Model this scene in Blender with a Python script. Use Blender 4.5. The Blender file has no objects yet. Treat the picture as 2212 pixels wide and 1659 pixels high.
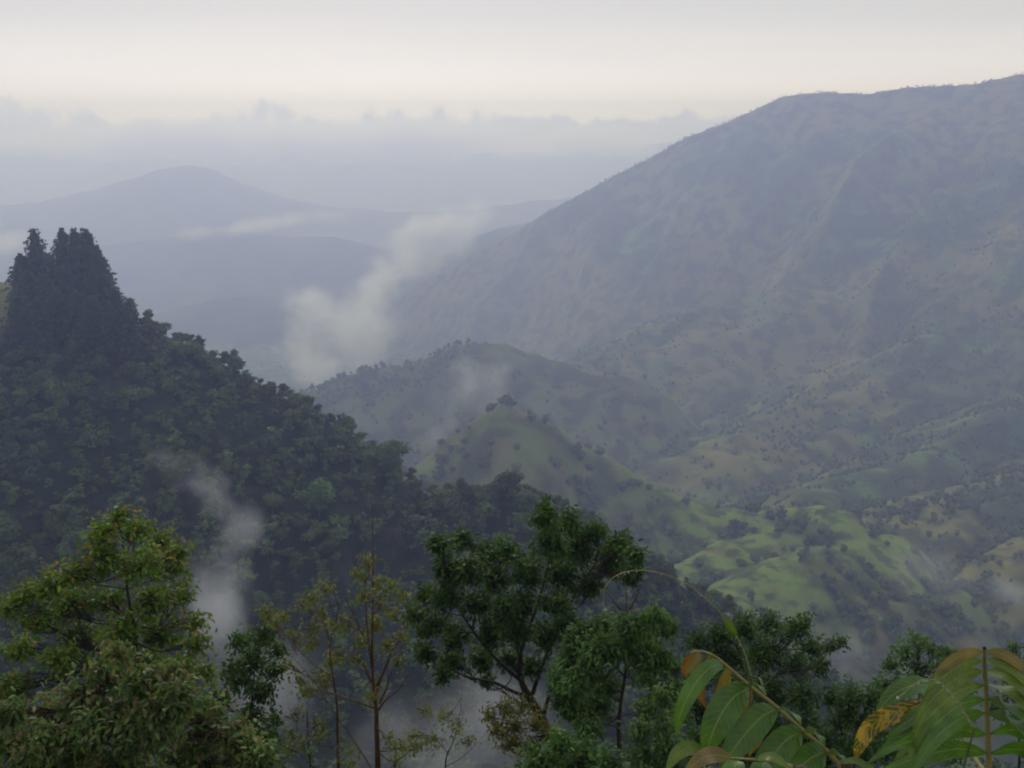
import bpy, math, random
import numpy as np
from mathutils import Vector

# ------------------------------------------------------------------ camera / sky / light
SC = bpy.context.scene
COL = SC.collection
R = math.radians
CAMZ = 900.0                       # altitude of the photographer's eye
LENS = 35.0
F = 2212 * LENS / 36.0             # focal length in pixels of a 2212 px wide picture
PITCH = math.atan((829.5 - 250) / F)

cd = bpy.data.cameras.new('camera')
cd.lens = LENS; cd.sensor_width = 36.0
cd.clip_start = 0.05; cd.clip_end = 60000
cam = bpy.data.objects.new('camera', cd); COL.objects.link(cam)
cam.location = (0, 0, CAMZ)
cam.rotation_euler = (math.pi / 2 - PITCH, 0, 0)
SC.camera = cam

SUN_EL, SUN_AZ = R(28), R(-10)     # azimuth measured from +Y towards +X
HAZE_DENSITY = 0.00040

w = bpy.data.worlds.new('World'); SC.world = w; w.use_nodes = True
wt = w.node_tree; wt.nodes.clear()
def wn(t, **k):
    n = wt.nodes.new(t)
    for a, b in k.items(): setattr(n, a, b)
    return n
def wmath(op, a, b=None, c=None, clamp=False):
    n = wn('ShaderNodeMath', operation=op); n.use_clamp = clamp
    for i, v in enumerate((a, b, c)):
        if v is None: continue
        if isinstance(v, (int, float)): n.inputs[i].default_value = v
        else: wt.links.new(v, n.inputs[i])
    return n.outputs[0]
sky = wn('ShaderNodeTexSky', sky_type='NISHITA')
sky.sun_disc = False; sky.sun_elevation = SUN_EL; sky.sun_rotation = SUN_AZ
sky.dust_density = 3.0; sky.altitude = 900
tc = wn('ShaderNodeTexCoord')
sep = wn('ShaderNodeSeparateXYZ'); wt.links.new(tc.outputs['Generated'], sep.inputs[0])
azim = wmath('ARCTAN2', sep.outputs[0], sep.outputs[1])
elev = wmath('ARCSINE', sep.outputs[2])
comb = wn('ShaderNodeCombineXYZ'); wt.links.new(azim, comb.inputs[0]); wt.links.new(elev, comb.inputs[1])
# flat strata of the cloud deck
mp = wn('ShaderNodeMapping'); mp.inputs['Scale'].default_value = (2.2, 26.0, 1)
wt.links.new(comb.outputs[0], mp.inputs[0])
n1 = wn('ShaderNodeTexNoise'); n1.inputs['Scale'].default_value = 1.0; n1.inputs['Detail'].default_value = 4
wt.links.new(mp.outputs[0], n1.inputs[0])
strat = wmath('MULTIPLY', wmath('SUBTRACT', n1.outputs[0], 0.5), 0.035)
e2 = wmath('ADD', elev, strat)
ramp = wn('ShaderNodeValToRGB')
fac = wmath('MULTIPLY_ADD', e2, 1.0 / R(70), 10.0 / 70, clamp=True)   # -10..60 degrees
wt.links.new(fac, ramp.inputs[0])
def rp(deg): return (deg + 10.0) / 70
cr = ramp.color_ramp
stops = [(-10, (.10, .11, .12)), (-4, (.40, .42, .48)), (-0.3, (1.15, 1.12, 1.38)), (1.4, (1.05, 1.00, 1.13)), (3.0, (.87, .84, .86)),
         (5.0, (.71, .70, .71)), (9, (.57, .57, .60)), (25, (.53, .53, .56)), (60, (.50, .51, .54))]
cr.elements[0].position = rp(stops[0][0]); cr.elements[0].color = (*stops[0][1], 1)
cr.elements[1].position = 1.0; cr.elements[1].color = (*stops[-1][1], 1)
for d, c in stops[1:-1]:
    e = cr.elements.new(rp(d)); e.color = (*c, 1)
# bank of low cumulus lying along the horizon
mp2 = wn('ShaderNodeMapping'); mp2.inputs['Scale'].default_value = (34.0, 26.0, 1)
wt.links.new(comb.outputs[0], mp2.inputs[0])
n2 = wn('ShaderNodeTexNoise'); n2.inputs['Scale'].default_value = 1.0; n2.inputs['Detail'].default_value = 6; n2.inputs['Roughness'].default_value = .55
wt.links.new(mp2.outputs[0], n2.inputs[0])
top = wmath('MULTIPLY_ADD', wmath('SUBTRACT', n2.outputs[0], 0.5), R(3.6), R(0.0))
n3 = wn('ShaderNodeTexNoise'); n3.inputs['Scale'].default_value = 5.0; n3.inputs['Detail'].default_value = 2
wt.links.new(comb.outputs[0], n3.inputs[0])
top = wmath('ADD', top, wmath('MULTIPLY', wmath('SUBTRACT', n3.outputs[0], 0.5), R(5.0)))
bank = wn('ShaderNodeMapRange', interpolation_type='SMOOTHSTEP')
wt.links.new(wmath('SUBTRACT', top, elev), bank.inputs[0])
bank.inputs[1].default_value = R(-0.22); bank.inputs[2].default_value = R(0.3)
mixb = wn('ShaderNodeMix', data_type='RGBA')
wt.links.new(bank.outputs[0], mixb.inputs[0]); wt.links.new(ramp.outputs[0], mixb.inputs[6])
mixb.inputs[7].default_value = (.22, .24, .31, 1)
below = wn('ShaderNodeMapRange'); wt.links.new(elev, below.inputs[0])
below.inputs[1].default_value = R(-9); below.inputs[2].default_value = R(-4)
mixc = wn('ShaderNodeMix', data_type='RGBA')
wt.links.new(below.outputs[0], mixc.inputs[0]); mixc.inputs[6].default_value = (.09, .10, .11, 1)
wt.links.new(mixb.outputs[2], mixc.inputs[7])
bg1 = wn('ShaderNodeBackground'); wt.links.new(sky.outputs[0], bg1.inputs[0]); bg1.inputs[1].default_value = 0.06
bg2 = wn('ShaderNodeBackground'); wt.links.new(mixc.outputs[2], bg2.inputs[0]); bg2.inputs[1].default_value = 1.0
mixs = wn('ShaderNodeMixShader'); mixs.inputs[0].default_value = 0.93
wt.links.new(bg1.outputs[0], mixs.inputs[1]); wt.links.new(bg2.outputs[0], mixs.inputs[2])
wo = wn('ShaderNodeOutputWorld'); wt.links.new(mixs.outputs[0], wo.inputs[0])
w.cycles.sampling_method = 'MANUAL'; w.cycles.sample_map_resolution = 512

sl = bpy.data.lights.new('sun', 'SUN'); sl.energy = 1.4; sl.angle = R(25); sl.color = (1.0, .96, .92)
sun = bpy.data.objects.new('sun', sl); COL.objects.link(sun); sun.location = (0, 0, CAMZ + 60)
sd = Vector((math.sin(SUN_AZ) * math.cos(SUN_EL), math.cos(SUN_AZ) * math.cos(SUN_EL), math.sin(SUN_EL)))
sun.rotation_euler = (-sd).to_track_quat('-Z', 'Y').to_euler()

SC.view_settings.view_transform = 'Standard'; SC.view_settings.look = 'None'
SC.view_settings.exposure = 0.0; SC.view_settings.gamma = 1.0
SC.view_settings.use_curve_mapping = False
cy = SC.cycles
cy.max_bounces = 6; cy.diffuse_bounces = 3; cy.glossy_bounces = 2; cy.transmission_bounces = 3; cy.volume_bounces = 3
cy.use_denoising = True; cy.filter_width = 2.0
cy.volume_step_rate = 1.0; cy.volume_max_steps = 128

# ------------------------------------------------------------------ helpers
rng = np.random.default_rng(11)
random.seed(5)
CT, ST = math.cos(PITCH), math.sin(PITCH)

def P(px, py, d):
    """world point seen at (px, py) of the 2212x1659 picture at d metres ahead of the eye"""
    u = (px - 1106) / F; v = (829.5 - py) / F
    y = CT + v * ST; z = -ST + v * CT
    return np.array((u * d / y, d, z * d / y + CAMZ))

def proj(p):
    x, y, z = p[..., 0], p[..., 1], p[..., 2] - CAMZ
    dep = y * CT - z * ST
    return 1106 + F * x / dep, 829.5 - F * (y * ST + z * CT) / dep

_perm = np.concatenate([np.random.default_rng(3).permutation(256)] * 3)
_grad = np.stack([np.cos(np.arange(16) * math.pi / 8), np.sin(np.arange(16) * math.pi / 8)], 1)
def perlin(x, y, seed=0):
    x = np.asarray(x, float) + seed * 17.13; y = np.asarray(y, float) + seed * 9.71
    xi = np.floor(x).astype(int); yi = np.floor(y).astype(int)
    xf = x - xi; yf = y - yi; xi &= 255; yi &= 255
    def g(ix, iy, fx, fy):
        h = _perm[_perm[ix & 255] + (iy & 255)] & 15
        return _grad[h, 0] * fx + _grad[h, 1] * fy
    u = xf ** 3 * (xf * (xf * 6 - 15) + 10); v = yf ** 3 * (yf * (yf * 6 - 15) + 10)
    a = g(xi, yi, xf, yf); b = g(xi + 1, yi, xf - 1, yf)
    c = g(xi, yi + 1, xf, yf - 1); d = g(xi + 1, yi + 1, xf - 1, yf - 1)
    return (a + u * (b - a)) * (1 - v) + (c + u * (d - c)) * v * 1.0
def fbm(x, y, octv=4, seed=0, gain=.5):
    s = 0; a = 1
    for i in range(octv):
        s = s + a * perlin(x * 2 ** i, y * 2 ** i, seed + i); a *= gain
    return s
def ridged(x, y, octv=3, seed=0):
    s = 0; a = 1
    for i in range(octv):
        s = s + a * (1 - 2.2 * np.abs(perlin(x * 2 ** i, y * 2 ** i, seed + i))); a *= .5
    return s

def mesh_np(name, verts, faces, mats=(), mat_idx=None, attrs=None, smooth=False, uv=None):
    """faces: (n,3) or (n,4) int array"""
    verts = np.asarray(verts, np.float32); faces = np.asarray(faces, np.int32)
    me = bpy.data.meshes.new(name)
    k = faces.shape[1]; n = len(faces)
    me.vertices.add(len(verts)); me.vertices.foreach_set('co', verts.ravel())
    me.loops.add(n * k); me.loops.foreach_set('vertex_index', faces.ravel())
    me.polygons.add(n)
    me.polygons.foreach_set('loop_start', np.arange(0, n * k, k, dtype=np.int32))
    me.polygons.foreach_set('loop_total', np.full(n, k, np.int32))
    if mat_idx is not None: me.polygons.foreach_set('material_index', np.asarray(mat_idx, np.int32))
    me.polygons.foreach_set('use_smooth', np.full(n, bool(smooth)))
    if attrs:
        for an, av in attrs.items():
            a = me.attributes.new(an, 'FLOAT', 'POINT'); a.data.foreach_set('value', np.asarray(av, np.float32))
    if uv is not None:
        l = me.uv_layers.new(name='UVMap'); l.data.foreach_set('uv', np.asarray(uv, np.float32)[faces.ravel()].ravel())
    for m in mats: me.materials.append(m)
    me.update(calc_edges=True)
    return me

def obj(name, me, parent=None, loc=None):
    o = bpy.data.objects.new(name, me); COL.objects.link(o)
    if parent is not None: o.parent = parent
    if loc is not None: o.location = loc
    return o
def thing(name, label, cat, loc=(0, 0, 0), rz=0, group=None):
    o = bpy.data.objects.new(name, None); COL.objects.link(o); o.empty_display_size = .3
    o.location = loc; o.rotation_euler = (0, 0, rz)
    o['label'] = label; o['category'] = cat
    if group: o['group'] = group
    return o

class MB:
    """collects triangles, two materials, per-vertex attributes"""
    def __init__(s): s.v = []; s.f = []; s.m = []; s.a = []; s.b = []; s.n = 0
    def add(s, v, f, m=0, a=0., b=0.):
        v = np.asarray(v, float); f = np.asarray(f, int)
        s.v.append(v); s.f.append(f + s.n); s.m.append(np.full(len(f), m))
        s.a.append(np.broadcast_to(a, len(v)).astype(float)); s.b.append(np.broadcast_to(b, len(v)).astype(float))
        s.n += len(v)
    def tube(s, pts, rads, k=6, m=0):
        pts = np.asarray(pts, float); n = len(pts)
        tan = np.gradient(pts, axis=0); tan /= np.linalg.norm(tan, axis=1, keepdims=True) + 1e-9
        ref = np.array((.31, .17, .93)) if abs(tan[0][2]) < .8 else np.array((.9, .3, .1))
        a = np.cross(tan, ref); a /= np.linalg.norm(a, axis=1, keepdims=True) + 1e-9
        b = np.cross(tan, a)
        th = np.arange(k) * 2 * math.pi / k
        ring = (a[:, None] * np.cos(th)[None, :, None] + b[:, None] * np.sin(th)[None, :, None]) * np.asarray(rads)[:, None, None] + pts[:, None]
        i = np.arange(n - 1)[:, None] * k; j = np.arange(k)[None]; j2 = (j + 1) % k
        q = np.stack([i + j, i + j2, i + k + j2, i + k + j], -1).reshape(-1, 4)
        s.add(ring.reshape(-1, 3), np.concatenate([q[:, [0, 1, 2]], q[:, [0, 2, 3]]]), m)
    def mesh(s, name, mats, smooth=False):
        return mesh_np(name, np.concatenate(s.v), np.concatenate(s.f), mats, np.concatenate(s.m),
                       {'rnd': np.concatenate(s.a), 'young': np.concatenate(s.b)}, smooth)

def curve(pts, n=10):
    """Catmull-Rom through points"""
    p = np.asarray(pts, float)
    if len(p) == 2: return p[0] + (p[1] - p[0]) * np.linspace(0, 1, n)[:, None]
    q = np.concatenate([[2 * p[0] - p[1]], p, [2 * p[-1] - p[-2]]])
    m = len(p) - 1; out = []
    for t in np.linspace(0, m, n):
        i = min(int(t), m - 1); s = t - i
        a, b, c, d = q[i:i + 4]
        out.append(.5 * (2 * b + (c - a) * s + (2 * a - 5 * b + 4 * c - d) * s * s + (3 * b - a - 3 * c + d) * s ** 3))
    return np.array(out)

# ------------------------------------------------------------------ materials
def newmat(name):
    m = bpy.data.materials.new(name); m.use_nodes = True
    nt = m.node_tree; nt.nodes.clear()
    o = nt.nodes.new('ShaderNodeOutputMaterial')
    return m, nt, o
def nd(nt, t, **k):
    n = nt.nodes.new(t)
    for a, b in k.items(): setattr(n, a, b)
    return n
def rampn(nt, src, stops):
    r = nd(nt, 'ShaderNodeValToRGB'); nt.links.new(src, r.inputs[0])
    e = r.color_ramp.elements
    e[0].position = stops[0][0]; e[0].color = (*stops[0][1], 1)
    e[1].position = stops[-1][0]; e[1].color = (*stops[-1][1], 1)
    for p, c in stops[1:-1]:
        x = e.new(p); x.color = (*c, 1)
    return r.outputs[0]
def noise(nt, scale, detail=4, coord=None, rough=.5):
    n = nd(nt, 'ShaderNodeTexNoise'); n.inputs['Scale'].default_value = scale; n.inputs['Detail'].default_value = detail
    n.inputs['Roughness'].default_value = rough
    if coord is None:
        g = nd(nt, 'ShaderNodeNewGeometry'); coord = g.outputs['Position']
    nt.links.new(coord, n.inputs['Vector'])
    return n.outputs[0]
def mix(nt, fac, a, b, mode='MIX'):
    n = nd(nt, 'ShaderNodeMix', data_type='RGBA', blend_type=mode)
    for i, v in ((0, fac), (6, a), (7, b)):
        if isinstance(v, (int, float)): n.inputs[i].default_value = v
        elif isinstance(v, tuple): n.inputs[i].default_value = (*v, 1)
        else: nt.links.new(v, n.inputs[i])
    return n.outputs[2]
def smooth(nt, v, a, b):
    n = nd(nt, 'ShaderNodeMapRange', interpolation_type='SMOOTHSTEP')
    nt.links.new(v, n.inputs[0]); n.inputs[1].default_value = a; n.inputs[2].default_value = b
    return n.outputs[0]

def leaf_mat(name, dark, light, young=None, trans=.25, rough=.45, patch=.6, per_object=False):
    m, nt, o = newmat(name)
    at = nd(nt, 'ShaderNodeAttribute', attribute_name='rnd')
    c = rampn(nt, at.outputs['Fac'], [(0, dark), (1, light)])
    nz = noise(nt, patch, 3)
    c = mix(nt, smooth(nt, nz, .35, .7), c, tuple(x * .62 for x in dark), 'MIX') if patch > 5 else c
    hv = nd(nt, 'ShaderNodeHueSaturation'); nt.links.new(c, hv.inputs['Color'])
    vv = nd(nt, 'ShaderNodeMapRange'); nt.links.new(nz, vv.inputs[0]); vv.inputs[1].default_value = .3; vv.inputs[2].default_value = .7
    vv.inputs[3].default_value = .65; vv.inputs[4].default_value = 1.35
    val = vv.outputs[0]
    if per_object:
        oi = nd(nt, 'ShaderNodeObjectInfo')
        r2 = nd(nt, 'ShaderNodeMapRange'); nt.links.new(oi.outputs['Random'], r2.inputs[0]); r2.inputs[3].default_value = .5; r2.inputs[4].default_value = 1.55
        mm = nd(nt, 'ShaderNodeMath', operation='MULTIPLY'); nt.links.new(val, mm.inputs[0]); nt.links.new(r2.outputs[0], mm.inputs[1]); val = mm.outputs[0]
        r3 = nd(nt, 'ShaderNodeMapRange'); nt.links.new(oi.outputs['Random'], r3.inputs[0]); r3.inputs[3].default_value = .455; r3.inputs[4].default_value = .52
        nt.links.new(r3.outputs[0], hv.inputs['Hue'])
    nt.links.new(val, hv.inputs['Value']); c = hv.outputs[0]
    if young:
        ay = nd(nt, 'ShaderNodeAttribute', attribute_name='young')
        c = mix(nt, ay.outputs['Fac'], c, young)
    b = nd(nt, 'ShaderNodeBsdfPrincipled'); nt.links.new(c, b.inputs['Base Color'])
    b.inputs['Roughness'].default_value = rough; b.inputs['Specular IOR Level'].default_value = .22
    t = nd(nt, 'ShaderNodeBsdfTranslucent')
    lt = mix(nt, 1.0, c, (1.2, 1.25, .6), 'MULTIPLY'); nt.links.new(lt, t.inputs[0])
    ms = nd(nt, 'ShaderNodeMixShader'); ms.inputs[0].default_value = trans
    nt.links.new(b.outputs[0], ms.inputs[1]); nt.links.new(t.outputs[0], ms.inputs[2])
    nt.links.new(ms.outputs[0], o.inputs[0])
    return m
def bark_mat(name, a, b_, scale=14):
    m, nt, o = newmat(name)
    g = nd(nt, 'ShaderNodeNewGeometry'); mp = nd(nt, 'ShaderNodeMapping'); mp.inputs['Scale'].default_value = (1, 1, .25)
    nt.links.new(g.outputs['Position'], mp.inputs[0])
    n = noise(nt, scale, 5, mp.outputs[0], .6)
    c = rampn(nt, n, [(.3, a), (.7, b_)])
    b = nd(nt, 'ShaderNodeBsdfPrincipled'); nt.links.new(c, b.inputs['Base Color']); b.inputs['Roughness'].default_value = .8
    bp = nd(nt, 'ShaderNodeBump'); bp.inputs['Strength'].default_value = .5; bp.inputs['Distance'].default_value = .01
    nt.links.new(n, bp.inputs['Height']); nt.links.new(bp.outputs[0], b.inputs['Normal'])
    nt.links.new(b.outputs[0], o.inputs[0])
    return m
def terrain_mat(name, forest, mid, pasture, scale, thr, bump=1.0, fine=.08, grass_west=None, tufts=1.0):
    m, nt, o = newmat(name)
    n1 = noise(nt, scale, 5, None, .55); n2 = noise(nt, scale * 4.3, 5, None, .6); n3 = noise(nt, fine, 4)
    c = mix(nt, smooth(nt, n1, thr - .1, thr + .06), forest, mid)
    c = mix(nt, smooth(nt, n2, .50, .66), c, pasture)
    tf = nd(nt, 'ShaderNodeMath', operation='MULTIPLY'); nt.links.new(smooth(nt, n3, .42, .62), tf.inputs[0]); tf.inputs[1].default_value = tufts
    c = mix(nt, tf.outputs[0], c, tuple(x * .55 for x in forest))
    if grass_west is not None:
        g = nd(nt, 'ShaderNodeNewGeometry'); sp = nd(nt, 'ShaderNodeSeparateXYZ'); nt.links.new(g.outputs['Position'], sp.inputs[0])
        c = mix(nt, smooth(nt, sp.outputs[0], grass_west + 4, grass_west - 4), c, (.13, .14, .04))
    b = nd(nt, 'ShaderNodeBsdfPrincipled'); nt.links.new(c, b.inputs['Base Color']); b.inputs['Roughness'].default_value = .95
    b.inputs['Specular IOR Level'].default_value = .1
    bp = nd(nt, 'ShaderNodeBump'); bp.inputs['Strength'].default_value = .8; bp.inputs['Distance'].default_value = bump
    nt.links.new(n3, bp.inputs['Height']); nt.links.new(bp.outputs[0], b.inputs['Normal'])
    nt.links.new(b.outputs[0], o.inputs[0])
    return m

M_hillside = terrain_mat('undergrowth', (.03, .05, .02), (.05, .065, .025), (.06, .08, .03), .2, .5, .3, 1.5)
M_wood = terrain_mat('forest_floor', (.018, .032, .014), (.035, .05, .02), (.03, .05, .02), .012, .55, 1.0, .15, grass_west=-207.)
M_pasture = terrain_mat('hill_pasture', (.095, .115, .040), (.12, .165, .040), (.155, .125, .06), .006, .50, 1.2, .03)
M_mount = terrain_mat('mountain_slope', (.058, .092, .030), (.18, .17, .05), (.125, .19, .045), .0040, .50, 3.0, .03, tufts=.75)
M_valley = terrain_mat('valley_ground', (.04, .07, .022), (.09, .14, .035), (.10, .17, .035), .006, .5, 1.5, .03)
M_meadow = terrain_mat('meadow_grass', (.10, .14, .03), (.155, .235, .038), (.15, .155, .045), .011, .47, 1.0, .07)
M_far = terrain_mat('far_slope', (.04, .06, .035), (.06, .075, .04), (.07, .08, .045), .0012, .5, 6, .006)

# ------------------------------------------------------------------ terrain height
def ridge(pts, slope, rnd=8., conc=None): return dict(p=np.array([P(*q) for q in pts]), s=slope, r=rnd, c=conc)
RIDGES = {
 'wooded': [ridge([(-420, 560, 470), (-150, 585, 452), (0, 612, 434), (50, 650, 426), (150, 660, 420), (250, 690, 414), (380, 742, 405), (560, 838, 395), (760, 950, 385),
                   (900, 1075, 375), (1000, 1082, 372), (1100, 1075, 370), (1280, 1150, 360), (1500, 1290, 350), (1800, 1480, 330), (2100, 1700, 320)], .40, 6.)],
 'pasture': [ridge([(700, 1110, 800), (800, 1055, 815), (890, 1003, 830), (980, 935, 850), (1040, 896, 856), (1090, 885, 860), (1150, 903, 860), (1240, 955, 860), (1340, 1018, 850),
                    (1450, 1078, 840), (1580, 1113, 820), (1700, 1122, 800), (1770, 1112, 790)], .50, 8.),
             ridge([(1960, 1170, 775), (1880, 1172, 750), (1810, 1192, 726), (1700, 1220, 698), (1600, 1258, 668), (1500, 1320, 642)], .34, 12.),
             ridge([(1850, 1118, 815), (1740, 1132, 795), (1640, 1160, 775), (1540, 1195, 750), (1450, 1250, 720)], .34, 12.),
             ridge([(2090, 1290, 700), (1990, 1290, 680), (1880, 1330, 650), (1780, 1390, 620)], .34, 12.),
             ridge([(590, 870, 1330), (640, 858, 1350), (700, 833, 1370), (770, 806, 1400), (900, 783, 1430), (990, 750, 1440), (1040, 742, 1440), (1100, 744, 1440), (1180, 778, 1430),
                    (1280, 808, 1400), (1400, 825, 1380)], .6, 10.),
             ridge([(1390, 1046, 848), (1450, 1073, 840), (1580, 1108, 820), (1700, 1115, 802), (1790, 1105, 792), (1850, 1125, 780)], .46, 10.)],
 'mountain': [ridge([(2700, 165, 2050), (2450, 140, 2180), (2212, 158, 2300), (2100, 182, 2340), (1960, 188, 2400), (1870, 203, 2430), (1780, 198, 2460), (1690, 208, 2490), (1640, 233, 2510),
                     (1560, 268, 2540), (1480, 298, 2570), (1400, 343, 2610), (1320, 383, 2650), (1240, 427, 2690), (1180, 458, 2730), (1100, 510, 2790), (980, 570, 2870), (890, 625, 2930), (820, 690, 2980), (760, 760, 3020)], .56, 10., 900.),
              ridge([(1150, 478, 3300), (1080, 492, 3350), (1000, 520, 3400), (930, 552, 3450), (860, 590, 3500), (780, 650, 3550)], .5, 10., 800.),
              ridge([(2500, 480, 2120), (2212, 520, 2020), (1950, 575, 1930), (1700, 632, 1860), (1500, 672, 1800), (1400, 725, 1740), (1280, 790, 1650)], .5, 14.),
              ridge([(2450, 560, 1740), (2212, 648, 1640), (2050, 725, 1540), (1900, 795, 1450), (1760, 865, 1370), (1620, 935, 1290), (1500, 985, 1220)], .5, 12.),
              ridge([(2450, 800, 1310), (2212, 895, 1220), (2080, 962, 1150), (1960, 1012, 1080), (1840, 1062, 1020), (1720, 1105, 960)], .48, 10.),
              ridge([(2450, 980, 1020), (2212, 1065, 950), (2080, 1100, 890), (1980, 1145, 840), (1900, 1200, 800)], .46, 10.),
              ridge([(2500, 1150, 820), (2300, 1210, 770), (2180, 1260, 730), (2080, 1330, 690)], .45, 10.)],
 'far': [ridge([(-700, 330, 8000), (-200, 318, 8000), (0, 312, 8000), (130, 318, 8000), (300, 330, 8000), (450, 334, 8000), (600, 328, 8000), (800, 330, 8000), (890, 335, 8000), (1000, 331, 8000),
                (1200, 325, 8000), (1350, 315, 8000), (1500, 303, 8000), (1800, 290, 8000), (2500, 270, 8000)], .4, 60.),
         ridge([(-600, 470, 5200), (-200, 458, 5200), (0, 443, 5200), (100, 430, 5200), (230, 399, 5200), (300, 378, 5200), (360, 362, 5200), (410, 358, 5200), (460, 369, 5200), (520, 397, 5200), (620, 428, 5250), (720, 445, 5300),
                (850, 455, 5300), (1000, 452, 5300), (1100, 440, 5300), (1300, 425, 5300)], .42, 30.),
         ridge([(-600, 580, 4000), (-200, 562, 4000), (0, 548, 4000), (200, 536, 4000), (330, 524, 4000), (450, 508, 4000), (520, 506, 4000), (600, 514, 4000), (720, 510, 4020), (850, 545, 4050), (960, 575, 4100)], .42, 30.),
         ridge([(-300, 780, 3000), (100, 730, 3000), (300, 690, 3000), (450, 655, 3000), (550, 645, 3000), (650, 662, 3000), (760, 720, 3000)], .42, 25.)],
}
def ridge_h(r, x, y):
    p = r['p']; best = np.full(x.shape, -1e9)
    for a, b in zip(p[:-1], p[1:]):
        dx, dy = b[0] - a[0], b[1] - a[1]; L = dx * dx + dy * dy
        t = np.clip(((x - a[0]) * dx + (y - a[1]) * dy) / L, 0, 1)
        d = np.hypot(x - a[0] - t * dx, y - a[1] - t * dy)
        drop = r['s'] * d
        z = a[2] + t * (b[2] - a[2]) - (np.sqrt(drop ** 2 + r['r'] ** 2) - r['r'])
        best = np.maximum(best, z)
    return best
def curtain_h(r, x, y, rot=0., end=.9, back=.6):
    """flanks falling away fore and aft of a crest line; rot turns the fall line to one side"""
    p = r['p']; c, s = math.cos(rot), math.sin(rot)
    pa, pt = p[:, 0] * c - p[:, 1] * s, p[:, 0] * s + p[:, 1] * c
    o = np.argsort(pa); pa, pt, pz = pa[o], pt[o], p[o, 2]
    a, t = x * c - y * s, x * s + y * c
    zc = np.interp(a, pa, pz); tc = np.interp(a, pa, pt)
    d = tc - t
    if r['c']: dr = r['s'] * r['c'] * (1 - np.exp(-np.abs(d) / r['c'])) + .04 * np.abs(d)
    else: dr = r['s'] * np.abs(d)
    dr = np.where(d > 0, dr, back * np.abs(d))
    out = np.maximum(pa[0] - a, 0) + np.maximum(a - pa[-1], 0)
    return zc - (np.sqrt(dr ** 2 + r['r'] ** 2) - r['r']) - end * out
def hillside_h(x, y):
    z = np.where(y > 0, -1.7 - .76 * np.maximum(y - .4, 0), -1.7 - .06 * y)  # unseen ground behind the eye, lowered to let more light onto near plants
    return CAMZ + z + .5 * fbm(x / 9., y / 9., 3, 5) * np.clip(np.abs(y) / 6, 0, 1)

def heights(x, y):
    wx = x + 40 * perlin(x / 320., y / 320., 21) * np.clip(y / 900, 0, 1); wy = y + 40 * perlin(x / 320., y / 320., 22) * np.clip(y / 900, 0, 1)
    H = [hillside_h(x, y)]
    wz = curtain_h(RIDGES['wooded'][0], x, y)
    ycr = np.interp(x, RIDGES['wooded'][0]['p'][:, 0], RIDGES['wooded'][0]['p'][:, 1])
    H.append(wz + np.clip(np.abs(ycr - y) / 90, 0, 1) * 7 * fbm(x / 60., y / 95., 3, 31))
    pz = np.max([curtain_h(RIDGES['pasture'][k], x, y) for k in (0, 3, 4)], 0)
    H.append(pz + 8 * ridged(wx / 95., wy / 150., 3, 41) - 8 + 2.5 * fbm(x / 28., y / 28., 3, 44))
    r0 = RIDGES['mountain']
    main = np.maximum(curtain_h(r0[0], x, y, -.15), curtain_h(r0[1], x, y))
    # ribs and gullies running straight down from the crest
    a = (-.907 * x + .42 * y); t = (.42 * x + .907 * y)
    far_ = np.clip((r0[0]['p'][:, 2].max() - 0 + 0 * t + 30 - main) / 160., 0, 1) * np.clip((np.interp(x, r0[0]['p'][::-1, 0], r0[0]['p'][::-1, 1]) - y) / 300., 0, 1)
    rib = ridged((a + .25 * t + 90 * perlin(x / 400., y / 400., 52)) / 230., t / 900., 3, 51)
    main = main + far_ * 75 * (rib - .85)
    spurs = np.max([ridge_h(r, wx, wy) for r in r0[2:]], 0)
    rib2 = ridged((a + .5 * t) / 120., t / 420., 3, 57)
    mz = np.maximum(main, spurs + 16 * (rib2 - .95))
    H.append(mz + 5 * fbm(x / 60., y / 60., 3, 58) * np.clip((2500 - t) / 200, .15, 1))
    fz = np.max([curtain_h(r, x, y) for r in RIDGES['far']], 0)
    H.append(fz + 40 * fbm(x / 900., y / 1400., 4, 61) * .6 + 8 * fbm(x / 120., y / 200., 2, 66))
    fl = CAMZ + np.interp(y, [0, 300, 600, 900, 1500, 2500, 4000, 9500], [-420, -425, -430, -470, -540, -620, -690, -860])
    H.append(fl + 9 * fbm(x / 140., y / 140., 4, 71))
    dz = np.max([curtain_h(RIDGES['pasture'][k], x, y) for k in (1, 2, 5)], 0)
    H.append(dz + 8 * (ridged((x + .45 * y + 10 * perlin(x / 60., y / 60., 82)) / 42., y / 300., 2, 81) - .8) + 1.2 * fbm(x / 22., y / 22., 2, 83))
    return np.array(H)
def ground(x, y):
    x = np.atleast_1d(np.asarray(x, float)); y = np.atleast_1d(np.asarray(y, float))
    return heights(x, y).max(0)

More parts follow.
